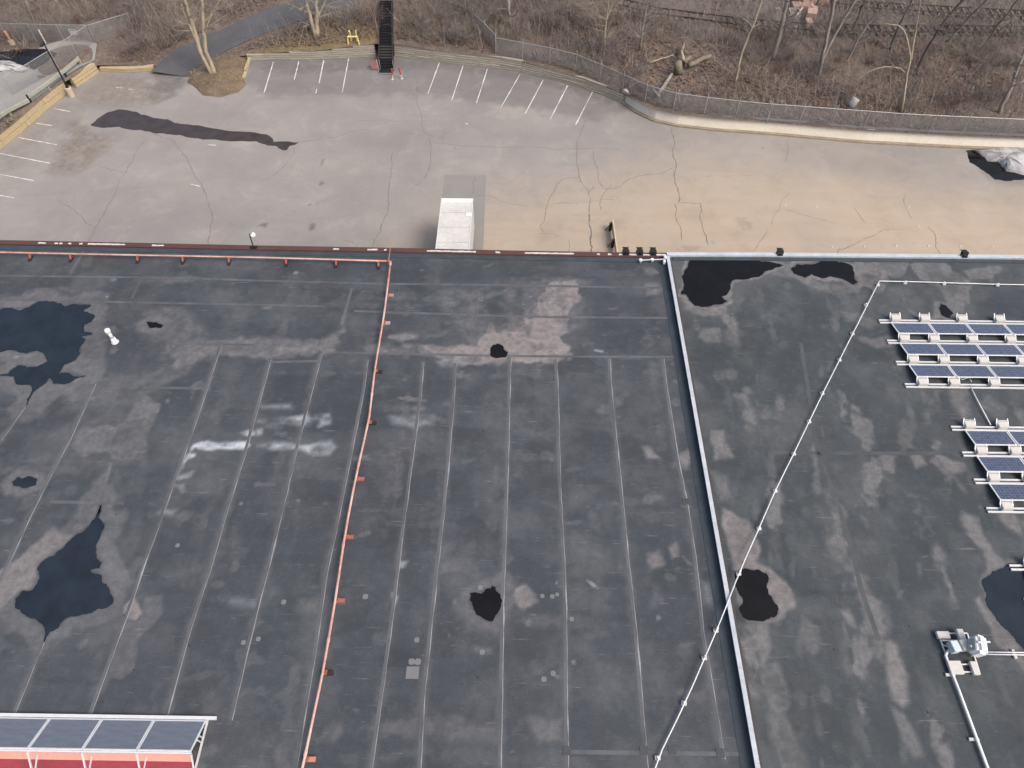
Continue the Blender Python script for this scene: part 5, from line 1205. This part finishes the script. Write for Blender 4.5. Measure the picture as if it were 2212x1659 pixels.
for x, y in (((2320 + 545 / 9.217) / 1.15732, (1540 + 1355 / 9.217) / 1.15732), (2107, 1597)):
    c = G(x, y, ZR + 0.07); MB().box((c.x - 0.05, c.y, ZR + 0.05), (0.36, 0.1, 0.08)).build('support_block', M_BLOCK, w2)
d2 = thing('conduit', G(*ZM(1900, 850), ZR), 'pair of white conduits running right from the antenna mount', 'conduit')
for y in (825, 878):
    MB().tube([G(*ZM(1180, y), ZR + 0.15), G(*ZM(2212, y + 18), ZR + 0.15), G(*ZM(3300, y + 30), ZR + 0.15)], 0.028, 8).build('pipe_run', M_WHITE, d2, smooth=True)
c = G(*ZM(1980, 880), ZR + .06); MB().box((c.x, c.y, ZR + 0.06), (0.1, 0.34, 0.1)).build('support_block', M_BLOCK, d2)

# ================================================================== beyond the lot
# --- black stairs
s0 = G(836, 150, 0); s1 = T(836, 18); s1.z += 0.55; N_ = 24
st = thing('stairs', s0, 'black metal stairs climbing the bank through the timber wall', 'stairs')
for s_ in (-1, 1):
    o_ = Vector((s_ * 0.72, 0, 0))
    MB().beam(s0 + o_ + UP * 0.25, s1 + o_ + UP * 0.1, 0.07, 0.3).build('stringer', M_BLACK, st)
    MB().tube([s0 + o_ + Vector((0, -0.2, 1.05)), s0 + o_ + UP * 1.15, s1 + o_ + UP * 1.0], 0.035, 6).build('handrail', plain('worn_black_rail', (0.06, 0.055, 0.052), .5, .3), st)
    MB().tube([s0 + o_ + UP * 0.6, s1 + o_ + UP * 0.5], 0.025, 6).build('mid_rail', M_BLACK, st)
    for k in range(0, 7): q = s0.lerp(s1, k / 6) + o_; MB().tube([q, q + UP * 1.1], 0.035, 6).build('rail_post', plain('worn_black_rail', (0.06, 0.055, 0.052)) if k else M_GALV, st)
tdm = plain('grey_tread', (0.06, 0.058, 0.056), 0.6, 0.2, 0.3, 4)
MB().beam(s0 + UP * 0.12, s1 + UP * 0.0, 1.36, 0.05).build('soffit', M_BLACK, st)
for k in range(N_):
    q = s0.lerp(s1, (k + 0.5) / N_); MB().box((q.x, q.y, q.z + 0.2), (1.36, 0.3, 0.05)).build('tread', tdm if 3 <= k <= 7 else M_BLACK, st)
    MB().beam((q.x - .67, q.y + .16, q.z + .28), (q.x + .67, q.y + .16, q.z + .28), 0.02, 0.16).build('riser', M_BLACK, st)
MB().box((s0.x, s0.y - 0.55, 0.05), (1.5, 0.9, 0.08)).build('landing', M_BLACK, st)
MB().beam((s0.x - .72, s0.y - 1.0, 0.1), (s0.x + .72, s0.y - 1.0, 0.1), 0.06, 0.08).build('landing_nosing', M_GALV, st)
wr = plain('worn_white_post', (0.5, 0.47, 0.43), .6)
for x, y, l, mt in ((848, 171, 'red and white marker post just right of the stair foot', M_RED), (868, 170, 'red topped leaning marker post right of the stairs, farther out', M_RED)):
    p = G(x, y, 0); r = thing('marker_post', p, l, 'post')
    tp = PY(x - 2 if x < 860 else x - 6, y - 24, p.y)
    MB().tube([p, p.lerp(tp, .45)], 0.06, 8).build('post', wr, r); MB().tube([p.lerp(tp, .4), p.lerp(tp, .95)], 0.1 if x > 860 else 0.085, 8).build('sleeve', M_RED, r); MB().lathe(p, [(0.16, 0), (0.15, 0.05)], 10).build('foot', wr, r)
p = G(811, 150, 0); r = thing('sign_board', p, 'faded red board leaning on a pale post left of the stairs', 'board')
MB().tube([p + Vector((.35, .1, 0)), PY(813, 130, p.y + .1)], 0.05, 8).build('post', wr, r)
MB().box(p + Vector((-.05, 0.05, 0.5)), (0.7, 0.05, 0.9), Matrix.Rotation(math.radians(-18), 3, 'X')).build('board', plain('faded_red', (0.26, 0.12, 0.105), .8, 0, .4, 3), r)
# --- yellow pipe barrier
p = T(764, 96); r = thing('pipe_barrier', p, 'bright yellow pipe barrier on the grassy bank', 'barrier')
for s_ in (-1, 1):
    MB().tube([p + Vector((s_ * .62, 0, -.1)), p + Vector((s_ * .5, 0, .85)), p + Vector((s_ * .38, 0.1, .9))], 0.085, 8).build('post', M_YEL, r)
    MB().tube([p + Vector((s_ * .33, .5, .1)), p + Vector((s_ * .33, .5, 1.15)), p + Vector((s_ * .42, .5, 1.3))], 0.085, 8).build('post', M_YEL, r)
MB().tube([p + Vector((-.52, 0, .85)), p + Vector((.52, 0, .85))], 0.085, 8).build('cross_bar', M_YEL, r)

# --- signs, snow and bits on the far left
p = T(165, 88); r = thing('warning_sign', p, 'small white rectangular sign on the far fence at upper left', 'sign')
c = PY(158, 69, p.y - 0.1); MB().box(c, (0.85, 0.03, 0.6)).build('plate', plain('white_plate', (0.66, 0.66, 0.66), .5), r)
MB().box(c + Vector((0, -0.02, 0.19)), (0.62, 0.006, 0.07)).build('lettering', plain('grey_print', (0.1, 0.1, 0.1), .6), r)
MB().tube([Vector((c.x, c.y + .05, p.z - .1)), Vector((c.x, c.y + .05, c.z + .2))], .03, 6).build('post', M_GALV, r)
p = T(99, 93); tp = PY(83, 64, p.y)
tag(MB().tube([p, tp], [0.06, 0.085], 8).build('marker_post', plain('white_post', (0.68, 0.66, 0.6), .6)), 'slim white marker post beside the road at upper left', 'post')
p = T(29, 98); r = thing('traffic_drum', p, 'orange and pale marker post at the far left road edge', 'post'); tp = PY(10, 67, p.y)
MB().tube([p, p.lerp(tp, .35)], .3, 10).build('base', plain('pale_drum', (0.45, 0.36, 0.3), .8), r); MB().tube([p.lerp(tp, .35), tp], [.09, .14], 8).build('paddle', plain('orange_paddle', (0.6, 0.3, 0.17), .7), r)
def lump(pts, z, h, mat, name, label, cat, seed, f=None):
    r = random.Random(seed); P = fray([f(x, y) if f else G(x, y, z) for x, y in pts], 2, .1, seed); cx = sum(p.x for p in P) / len(P); cy = sum(p.y for p in P) / len(P); m = MB(); n = len(P); zs = sum(p.z for p in P) / n
    pr = [(1, 0), (.93, .25), (.75, .6), (.5, .85), (.25, 1)]
    for s_, k in pr:
        for p in P: m.v.append(Vector((cx + (p.x - cx) * s_ + r.uniform(-.12, .12) * (k > 0), cy + (p.y - cy) * s_ + r.uniform(-.12, .12) * (k > 0), zs + h * k * r.uniform(.6, 1.25))))
    m.v.append(Vector((cx, cy, zs + h)))
    for i in range(len(pr) - 1):
        for k in range(n): a, b = i * n + k, i * n + (k + 1) % n; m.f.append((a, b, b + n, a + n))
    for k in range(n): m.f.append(((len(pr) - 1) * n + k, (len(pr) - 1) * n + (k + 1) % n, len(m.v) - 1))
    return tag(m.build(name, mat, smooth=True), label, cat)
lump(TL('d', [(1760, 1300), (1830, 1330), (1900, 1395), (1990, 1400), (2060, 1480), (2212, 1515), (2330, 1520), (2330, 1290), (2000, 1280)]), 0.015, 0.5, M_SNOW, 'snow_heap', 'dirty melting snow heap against the wall at the right edge', 'snow', 2)
Th = lambda x, y: T0(x, y) + UP * 0.13
wet = fray([Th(x, y) for x, y in [(-60, 118), (40, 110), (95, 108), (125, 118), (100, 135), (75, 152), (30, 140), (-60, 140)]], 2, .08, 3); m = MB()
for q in wet: q.z = float(hsm(q.x, q.y)) + 0.14
zz = max(q.z for q in wet); m.poly(wet, zz - .05, zz); tag(m.build('puddle', M_PBLACK), 'dark wet patch on the road behind the snow at upper left', 'puddle')
lump([(-60, 136), (20, 134), (45, 142), (62, 152), (50, 158), (0, 156), (-60, 158)], 0, 0.35, M_SNOW, 'snow_heap', 'low grey snow bank beside the road at upper left', 'snow', 6, Th)

# ------------------------------------------------------------------ railway
def on(x, y, dz=0.0):
    p = T0(x, y); p.z += dz; return p
TR = [[(1180, -22), (1321, 12), (1413, 30), (1603, 55), (1760, 66), (1909, 70), (2084, 70), (2230, 72)], [(1700, -8), (1800, 8), (1889, 19), (2040, 28), (2212, 37), (2320, 42)]]
for pts, lab in zip(TR, ('near railway track curving through the wood at upper right', 'far railway track along the top edge at right')):
    P = resample([on(x, y) for x, y in pts], 0.75)
    r = thing('railway_track', P[len(P) // 2], lab, 'railway track')
    lf, rt, sl = [], [], MB()
    for i, p in enumerate(P):
        t = P[min(i + 1, len(P) - 1)] - P[max(i - 1, 0)]; t.z = 0; t.normalize(); nrm = Vector((-t.y, t.x, 0)); z = float(hsm(p.x, p.y))
        c = Vector((p.x, p.y, z + 0.26)); lf.append(c + nrm * .72 + UP * .14); rt.append(c - nrm * .72 + UP * .14)
        sl.beam(c - nrm * 1.25, c + nrm * 1.25, 0.24, 0.18)
    tag(sl.build('sleepers', M_SLEEP, r), kind='stuff')
    for q in (lf, rt):
        m = MB()
        for a, b in zip(q[:-1], q[1:]): m.beam(a, b, 0.1, 0.17)
        m.build('rail', M_RAIL, r)

# ------------------------------------------------------------------ bare trees
def grow(m, p, d, L, r, lev, rng, spread=0.6, upb=0.25, nseg=4):
    P, R = [p], [r]; q = p.copy(); dd = d.normalized()
    for k in range(nseg):
        dd = (dd + Vector((rng.gauss(0, .14), rng.gauss(0, .14), rng.gauss(0, .1) + upb * .12))).normalized()
        q = q + dd * (L / nseg); P.append(q.copy()); R.append(max(0.006, r * (1 - 0.75 * (k + 1) / nseg)))
    m.tube(P, R, 5 if r > 0.05 else 3, cap=False)
    if lev <= 0: return
    for _ in range(rng.randint(3, 5)):
        k = rng.randint(1, nseg); s = P[k]; ax = dd.orthogonal(); ax.rotate(Quaternion(dd, rng.uniform(0, 6.283)))
        nd = (dd + ax * rng.uniform(.4, 1.0) * (spread / .6) + UP * upb * .4).normalized()
        grow(m, s, nd, L * rng.uniform(.45, .7), max(.008, R[k] * .6), lev - 1, rng, spread, upb)
def tree(base, stems, label, mat, twm, seed, r0, extra=4.0, nb=14, start=.25, tile=None, lev=2, blen=2.2, group='leafless trees beyond the lot'):
    # base and stems are picture points; the tree stands upright at the base's distance
    rng = random.Random(seed); b = T(*base); b.z = min(b.z, float(hsm(b.x, b.y)))
    r = thing('bare_tree', b, label, 'tree', group); mt, mc = MB(), MB()
    for pts, rr in stems:
        rr *= 1.12 if base[0] < 700 and base[0] > 400 else 1.06
        P = [b - UP * .2 if i == 0 and (x, y) == tuple(base) else PY(x, y, b.y) for i, (x, y) in enumerate(pts)]
        P = [P[0]] + [p + Vector((0, rng.uniform(-.15, .15), 0)) for p in P[1:]]
        d = (P[-1] - P[-2]).normalized(); d.y += rng.uniform(-.1, .15)
        if extra: P += [P[-1] + d * extra * .5 + Vector((rng.uniform(-.3, .3), 0, 0)), P[-1] + d * extra + UP * .4]
        Q = resample(P, .7); n = len(Q); R = [max(.015, rr * (1.0 - .72 * i / max(1, n - 1))) for i in range(n)]
        if extra: R = [max(.02, rr * (1 - .6 * i / (n - 1))) for i in range(n)]
        R[0] = rr * 1.25
        Q = [Q[0]] + [q + Vector((rng.gauss(0, .03), rng.gauss(0, .03), 0)) for q in Q[1:]]
        mt.tube(Q, R, 9)
        for _ in range(int(nb * 1.7)):
            f = rng.uniform(start, 1); k = min(n - 1, int(f * (n - 1))); t = (Q[min(k + 1, n - 1)] - Q[max(k - 1, 0)]).normalized()
            ax = t.orthogonal(); ax.rotate(Quaternion(t, rng.uniform(0, 6.283)))
            grow(mc, Q[k], (t * .5 + ax * rng.uniform(.5, 1.1) + UP * .15), blen * rng.uniform(.5, 1.15) * (1.15 - .5 * f), max(.012, R[k] * .42), lev, rng)
    mt.build('trunk', mat, r, smooth=True)
    if mc.v: mc.build('crown', twm, r)
    return r
tree((462, 163), [([(462, 163), (435, 115), (424, 82), (410, 40), (398, -5)], .24), ([(465, 163), (445, 105), (441, 70), (437, 35), (437, -5)], .22), ([(432, 108), (420, 75)], .13), ([(441, 76), (452, 45), (468, 10)], .08)], 'pale twin trunk tree on the grass island', M_BARKP, M_TWIGL, 1, .2, 4, 9, .35)
tree((684, 80), [([(684, 80), (672, 45), (664, 18), (658, -6)], .24), ([(686, 80), (683, 50), (684, 20), (683, -6)], .24), ([(683, 40), (700, 10), (706, -4)], .09)], 'pale forked tree on the bank above the left timber wall', M_BARKP, M_TWIGL, 2, .2, 4, 10, .2)
tree((1103, 58), [([(1103, 58), (1098, 20), (1097, -8)], .22)], 'single grey trunk above the bend in the fence', M_BARKG, M_TWIG, 3, .2, 4, 16, .1)
tree((1306, 122), [([(1306, 122), (1306, 80), (1309, 40), (1314, 8)], .11), ([(1306, 75), (1300, 45), (1290, 20)], .05), ([(1307, 60), (1318, 20)], .05)], 'thin pale tree behind the middle of the fence', M_BARKP, M_TWIGL, 4, .1, 3, 18, .2)
tree((1588, 177), [([(1588, 177), (1598, 130), (1616, 80), (1632, 45), (1646, -2)], .13)], 'slim pale leaning tree right of the log pile', M_BARKP, M_TWIGL, 5, .1, 4, 9, .4)
tree((1669, 128), [([(1669, 128), (1680, 90), (1690, 55), (1702, -5)], .26)], 'thick grey trunk left of the forked tree at upper right', M_BARKG, M_TWIG, 6, .2, 4, 10, .3)
tree((1767, 164), [([(1767, 164), (1776, 128), (1786, 80), (1797, 30), (1803, -5)], .2), ([(1775, 132), (1800, 80), (1825, 38), (1850, -5)], .17)], 'large grey tree forking low in the wood at upper right', M_BARKG, M_TWIG, 7, .2, 4, 9, .35)
tree((1831, 132), [([(1831, 132), (1850, 90), (1878, 50), (1905, 20)], .12)], 'dim leaning tree behind the large forked tree', M_BARKG, M_TWIG, 8, .1, 2, 14, .3)
tree((1949, 239), [([(1949, 239), (1955, 190), (1961, 155), (1967, 128), (1962, 90), (1953, 65), (1940, 55), (1909, 52)], .13), ([(1968, 128), (1976, 85), (1984, 28), (1988, 0)], .09), ([(1958, 172), (1957, 158), (1946, 148), (1926, 145), (1905, 146), (1882, 153), (1862, 163), (1842, 175)], .07)], 'pale tree with an arching side branch close behind the fence', M_BARKP, M_TWIGL, 9, .1, 0, 7, .45, blen=1.2)
tree((2159, 249), [([(2159, 249), (2166, 222), (2174, 203), (2188, 183), (2196, 150), (2214, 110)], .2), ([(2187, 184), (2212, 172), (2250, 150)], .14)], 'bent grey tree behind the fence at the right edge', M_BARKG, M_TWIG, 10, .2, 3, 10, .4)
tree((1976, 162), [([(1976, 162), (2000, 110), (2030, 60), (2060, 25), (2082, -4)], .17)], 'dark leaning tree right of the pale arching tree', M_BARKD, M_TWIG, 11, .15, 4, 12, .3)
tree((1921, 108), [([(1921, 108), (1945, 50), (1972, -4)], .13)], 'dark slim tree behind the arching branch', M_BARKD, M_TWIG, 12, .1, 3, 12, .3)
tree((2040, 95), [([(2040, 95), (2085, 45), (2128, 4), (2140, -8)], .12)], 'dark slanting tree near the railway at right', M_BARKD, M_TWIG, 13, .1, 3, 10, .3)
tree((1383, 104), [([(1383, 104), (1388, 60), (1396, 20), (1402, -5)], .12)], 'slender brown tree left of the log pile', M_BARKG, M_TWIG, 14, .1, 3, 16, .2)
tree((1840, 70), [([(1840, 70), (1856, 30), (1870, -6)], .16)], 'dark trunk beside the rubble at the top edge', M_BARKD, M_TWIG, 15, .1, 3, 10, .3)
tree((2120, 110), [([(2120, 110), (2150, 60), (2190, 10)], .1)], 'thin dark tree at upper right between the track and fence', M_BARKD, M_TWIG, 16, .1, 3, 12, .3)
tree((80, 60), [([(80, 60), (62, 20), (52, -10)], .12)], 'grey tree in the brush at the top left corner', M_BARKG, M_TWIG, 17, .1, 3, 16, .1)
tree((300, 62), [([(300, 62), (290, 25), (284, -10)], .1)], 'grey tree left of the driveway at upper left', M_BARKG, M_TWIG, 18, .1, 3, 18, .1)
tree((1010, 40), [([(1010, 40), (1004, 10), (1002, -10)], .09)], 'thin grey tree right of the stair top', M_BARKG, M_TWIG, 19, .1, 2, 20, .05)

# ------------------------------------------------------------------ shrubs
def shrub_mesh(seed, h, n, mat):
    rng = random.Random(seed); m = MB()
    for i in range(n):
        a = rng.uniform(0, 6.283); d = Vector((math.cos(a) * rng.uniform(.2, .9), math.sin(a) * rng.uniform(.2, .9), 1))
        grow(m, Vector((rng.gauss(0, .2), rng.gauss(0, .2), -.05)), d, h * rng.uniform(.5, 1), .014, 2, rng, .7, .2, 3)
    return m.mesh('shrub', mat)
SHM = [shrub_mesh(i, h, n, mt) for i, (h, n, mt) in enumerate(((1.7, 13, M_TWIG), (1.3, 15, M_TWIGL), (2.2, 12, M_TWIG), (1.5, 12, plain('red_twig', (0.14, 0.085, 0.07), .95, bmp=0))))]
rng = random.Random(3); shr = []
zones = [((0, 5, 200, 90), 24, 'at the top left corner'), ((200, 5, 400, 120), 24, 'left of the dark driveway'), ((860, 0, 1080, 105), 52, 'between the stairs and the fence bend'), ((1080, 10, 1320, 120), 34, 'behind the middle of the fence'), ((1300, 30, 1700, 200), 46, 'around the log pile'), ((1700, 60, 2212, 235), 60, 'under the trees at upper right'), ((560, -10, 800, 50), 8, 'above the left timber wall'), ((740, 30, 825, 100), 7, 'just left of the stairs')]
KN = ('grey brown twiggy', 'pale straw coloured', 'tall grey', 'low reddish')
for (x0, y0, x1, y1), n, wh in zones:
    for _ in range(n):
        x, y = rng.uniform(x0, x1), rng.uniform(y0, y1); p = T(x, y)
        if min((Vector((q.x, q.y)) - Vector((p.x, p.y))).length for q in DW) < 3.4 or float(np.interp(p.x, wx, wy)) + 1.6 > p.y: continue
        if abs(p.x - s0.x) < 1.6 or (1390 < x < 1560 and 90 < y < 210): continue
        k = rng.choice((0, 0, 1, 2, 3)); o = inst('shrub', SHM[k], None, (p.x, p.y, float(hsm(p.x, p.y)) - .05), (0, 0, rng.uniform(0, 6.28))); s_ = rng.uniform(.6, 1.4); o.scale = (s_, s_, s_ * rng.uniform(.8, 1.1))
        tag(o, KN[k] + ' leafless shrub ' + wh, 'shrub', KN[k] + ' shrubs ' + wh)

# ------------------------------------------------------------------ ground cover: twigs, leaves and grass
def scatter(name, n, mats_, lab, lens, wid, tilt, seed, dens):
    r = np.random.RandomState(seed); px, py = r.uniform(-30, 2240, n * 3), r.uniform(-25, 330, n * 3)
    k = np.array([r.rand() < dens(a, b) for a, b in zip(px, py)]); px, py = px[k][:n], py[k][:n]
    M = np.array(RM); D0 = np.stack([(px - 1106) / FD, -(py - 829.5) / FD, -np.ones(len(px))], -1) @ M.T
    z = np.full(len(px), 1.6)
    for _ in range(12):
        t = (z - CAM.z) / D0[:, 2]; X, Y = CAM.x + D0[:, 0] * t, CAM.y + D0[:, 1] * t; z = .5 * z + .5 * hsm(X, Y)
    P = np.stack([X, Y, z], -1); ok = P[:, 1] > np.interp(P[:, 0], wx, wy) + .9
    ok &= ldist(P[:, 0], P[:, 1], DW) > 3.0
    ok &= ldist(P[:, 0], P[:, 1], r2) > 4.4
    ok &= abs(P[:, 0] - s0.x) > 0.95
    P = P[ok]; n = len(P)
    az = r.uniform(0, 2 * np.pi, n); tl_ = r.uniform(tilt[0], tilt[1], n); L = r.uniform(lens[0], lens[1], n); w = r.uniform(wid[0], wid[1], n)
    D = np.stack([np.cos(az) * np.cos(tl_), np.sin(az) * np.cos(tl_), np.sin(tl_)], -1) * L[:, None]
    Sd = np.stack([-np.sin(az), np.cos(az), r.uniform(-.5, .5, n)], -1) * (w / 2)[:, None]
    P[:, 2] += r.uniform(0.02, .12, n)
    V = np.stack([P - Sd, P + Sd, P + D + Sd * .5, P + D - Sd * .5], 1).reshape(-1, 3)
    me = bpy.data.meshes.new(name); me.vertices.add(4 * n); me.vertices.foreach_set('co', V.astype(np.float32).ravel())
    me.loops.add(4 * n); me.loops.foreach_set('vertex_index', np.arange(4 * n, dtype=np.int32)); me.polygons.add(n); me.polygons.foreach_set('loop_start', (np.arange(n) * 4).astype(np.int32))
    for mt in mats_: me.materials.append(mt)
    me.polygons.foreach_set('material_index', r.randint(0, len(mats_), n).astype(np.int32)); me.update(calc_edges=True)
    o = bpy.data.objects.new(name, me); COL.objects.link(o); return tag(o, lab, kind='stuff')
lf = [plain('leaf_brown', (0.16, 0.10, 0.06), .9, 0, .3, 2, bmp=0), plain('leaf_tan', (0.22, 0.172, 0.13), .9, 0, .3, 2, bmp=0), plain('leaf_dark', (0.075, 0.06, 0.054), .9, 0, .3, 2, bmp=0), plain('leaf_rust', (0.15, 0.075, 0.045), .9, 0, .3, 2, bmp=0)]
def dl(x, y): return 1.0 if y > 60 else .45
scatter('leaf_litter', 30000, lf, 'fallen brown leaves covering the wooded ground', (.12, .34), (.1, .24), (0, .5), 1, dl)
def dt(x, y): return 0.1 if 1400 < x < 1545 and 95 < y < 195 else (1.0 if (x > 1000 or x < 420 or 840 < x) else .3)
scatter('twig_litter', 30000, [M_TWIG, M_TWIGL, M_BARKD, plain('red_twig', (0.14, 0.085, 0.07))], 'fallen and upright twigs tangled over the wooded ground', (.4, 1.9), (.012, .04), (0.0, 1.1), 2, dt)
def clump(x, y): return 1.0 if math.sin(x * .031 + 3 * math.sin(y * .05)) * math.sin(y * .06 + 2 * math.sin(x * .021)) > 0 else .3
def db(x, y): return 0 if 1400 < x < 1545 and 95 < y < 195 else clump(x, y) * (1.0 if 850 < x < 1330 or x < 420 else .6) * (1 if y < 110 else .25)
scatter('brush', 36000, [plain('brush_grey', (0.25, 0.225, 0.215), .95, 0, .3, 2, bmp=0), plain('brush_tan', (0.3, 0.255, 0.205), .95, 0, .3, 2, bmp=0), M_TWIG, M_BARKD, plain('brush_brown', (0.17, 0.125, 0.095), .95, 0, .3, 2, bmp=0)], 'dense pale tangle of bare brush in the wood', (.6, 2.6), (.014, .04), (.2, 1.4), 4, db)
def dg_(x, y): return 1.0 if (540 < x < 830 and y < 130) or x < 220 and y > 120 else (.12 if y > 100 else .03)
scatter('dry_grass', 9000, [plain('straw', (0.3, 0.235, 0.14), .9, bmp=0), plain('straw_dark', (0.17, 0.13, 0.075), .9, bmp=0)], 'dry straw coloured grass on the bank', (.15, .45), (.02, .05), (.3, 1.3), 3, dg_)
rr_ = random.Random(8); m = MB()
for i in range(900):
    a, b = rr_.random(), rr_.random(); k = rr_.randint(0, len(isl) - 1); s_ = math.sqrt(a) * .95; p = isl[k].lerp(isl[(k + 1) % len(isl)], b); q = Vector((cx0 := sum(p_.x for p_ in isl) / len(isl), sum(p_.y for p_ in isl) / len(isl), 0)).lerp(p, s_); z = .5 * (1 - s_ ** 2) + .05
    az = rr_.uniform(0, 6.28); m.beam((q.x, q.y, z), (q.x + .2 * math.cos(az), q.y + .2 * math.sin(az), z + rr_.uniform(.05, .25)), .03, .008)
tag(m.build('dry_grass', plain('straw', (0.3, 0.235, 0.14))), 'dry grass blades on the tree island mound', kind='stuff')

# ------------------------------------------------------------------ logs and rubble
def ZL(x, y): return ((1560 + x / 6.9125) / 1.15732, (100 + y / 6.9125) / 1.15732)
def log(a, b, ra, rb, label, mat, za=.15, zb=.15, stand=False, grp='cut logs dumped behind the fence'):
    A_ = T(*a); B_ = PY(*b, A_.y + .1) if stand else T(*b)
    A_.z += .25
    if not stand: A_.z += za; B_.z += zb + .25
    Q = resample([A_, B_], .5); r = thing('log', A_, label, 'log', grp)
    MB().tube([q + Vector((random.gauss(0, .03), random.gauss(0, .03), random.gauss(0, .02))) for q in Q], [ra + (rb - ra) * i / max(1, len(Q) - 1) for i in range(len(Q))], 10).build('bark', mat, r, smooth=True)
    d = (Q[-1] - Q[-2]).normalized(); MB().lathe(Q[-1], [(rb * .93, -.01), (rb * .9, .015)], 10, d).build('cut_end', M_LOG, r)
    return r
M_LOGB = plain('log_bark', (0.2, 0.168, 0.125), .95, 0, .4, 2)
log(ZL(930, 600), ZL(935, 380), .45, .38, 'thick pale stump standing in the middle of the log pile', M_LOGB, stand=True)
log(ZL(1090, 510), ZL(1480, 345), .26, .22, 'long pale log lying right of the stump', M_LOGB, .25, .2)
log(ZL(1000, 470), ZL(960, 330), .2, .16, 'short cut log leaning on the stump top', M_LOG, .5, .6)
log(ZL(1030, 480), ZL(1120, 400), .22, .2, 'stubby round log between stump and long log', M_LOGB, .3, .4)
log(ZL(980, 310), ZL(1010, 165), .22, .12, 'grey broken branch stub at the top of the log pile', M_LOGB, .5, .5)
log(ZL(600, 1010), ZL(800, 680), .2, .16, 'grey log sloping behind the fence left of the post', M_BARKG, .35, .3)
log(ZL(600, 1070), ZL(450, 920), .14, .12, 'short grey branch forming a v with the sloping log', M_BARKG, .3, .3)
log(ZL(440, 460), ZL(830, 345), .07, .05, 'thin pale fallen branch left of the stump', M_BARKP, .2, .3)
log(ZL(940, 1130), ZL(950, 860), .09, .06, 'pale bent branch leaning on the fence right of the post', M_BARKP, stand=True)
p = T(1835, 231); r = thing('barrel', p, 'pale grey barrel lying tilted just behind the fence at right', 'barrel')
MB().lathe(p + UP * .1, [(.36, 0), (.42, .1), (.43, .75), (.4, .85)], 14, (.45, .2, .85)).build('shell', plain('barrel_grey', (0.33, 0.34, 0.325), .6), r, smooth=True)
MB().lathe(p + UP * .1, [(.445, .28), (.445, .34)], 14, (.45, .2, .85)).build('hoop', M_GALV, r)
def ZQ(x, y): return ((1880 + x / 6.9125) / 1.15732, (x * 0 + y / 6.9125) / 1.15732)
jk = T(1705, 62); r = thing('rubble_heap', jk, 'heap of pinkish broken boards and boxes at the top edge', 'rubble'); q_ = random.Random(5)
for x, y, sx, sy, sz in ((860, 130, 2.6, 1.2, .5), (940, 60, 2.0, 1.2, .9), (1000, 330, 1.1, 1.5, 1.0), (960, 440, .9, 1.1, .7), (700, 480, 1.6, .4, .3), (420, 210, .7, .6, .5), (390, 380, .5, 1.5, .4), (1220, 90, 1.3, .6, .8), (1060, 200, .8, .8, .6)):
    c = T(*ZQ(x, y)); MB().box(c + UP * (sz / 2 - .05), (sx, sy, sz), Matrix.Rotation(q_.uniform(-.3, .3), 3, 'Z') @ Matrix.Rotation(q_.uniform(-.15, .15), 3, 'X'), q_.uniform(.75, .98)).build('slab', M_PINK, r, bevel=.04)
c = T(*ZQ(700, 300)); m = MB()
for dx, dy, sx, sy in ((-.55, 0, .1, 1.1), (.55, 0, .1, 1.1), (0, -.5, 1.0, .1), (0, .5, 1.0, .1)): m.box(c + Vector((dx, dy, .4)), (sx, sy, .8))
m.build('box_frame', M_TIMBER, r)
MB().beam(T(*ZQ(720, 400)) + UP * .6, T(*ZQ(830, 270)) + UP * .9, .1, .06).build('plank', M_LINE, r)
# small litter
for i, (x, y, s_) in enumerate([(1008, 267, .16), (1090 + 20, 887 - 2000, 0)][:1] + [(1697, 443, .14), (1764, 446, .14), (1797, 533, .15), (1867, 532, .14), (1937, 531, .14), (2006, 531, .16), (2075, 532, .16), (2145, 533, .15), (1963, 447, .15), (1984, 489, .14), (1920, 498, .12)]):
    p = G(x, y, .03); o = MB().box(p, (s_ * 1.1, s_ * .8, .06), Matrix.Rotation(i * 1.3, 3, 'Z'), .7).build('litter_scrap', plain('white_scrap', (0.6, 0.57, 0.5), .8))
    tag(o, 'lone white litter scrap in the middle of the lot' if i == 0 else 'small pale scrap scattered on the tan pavement at right', 'litter', None if i == 0 else 'pale scraps on the pavement')
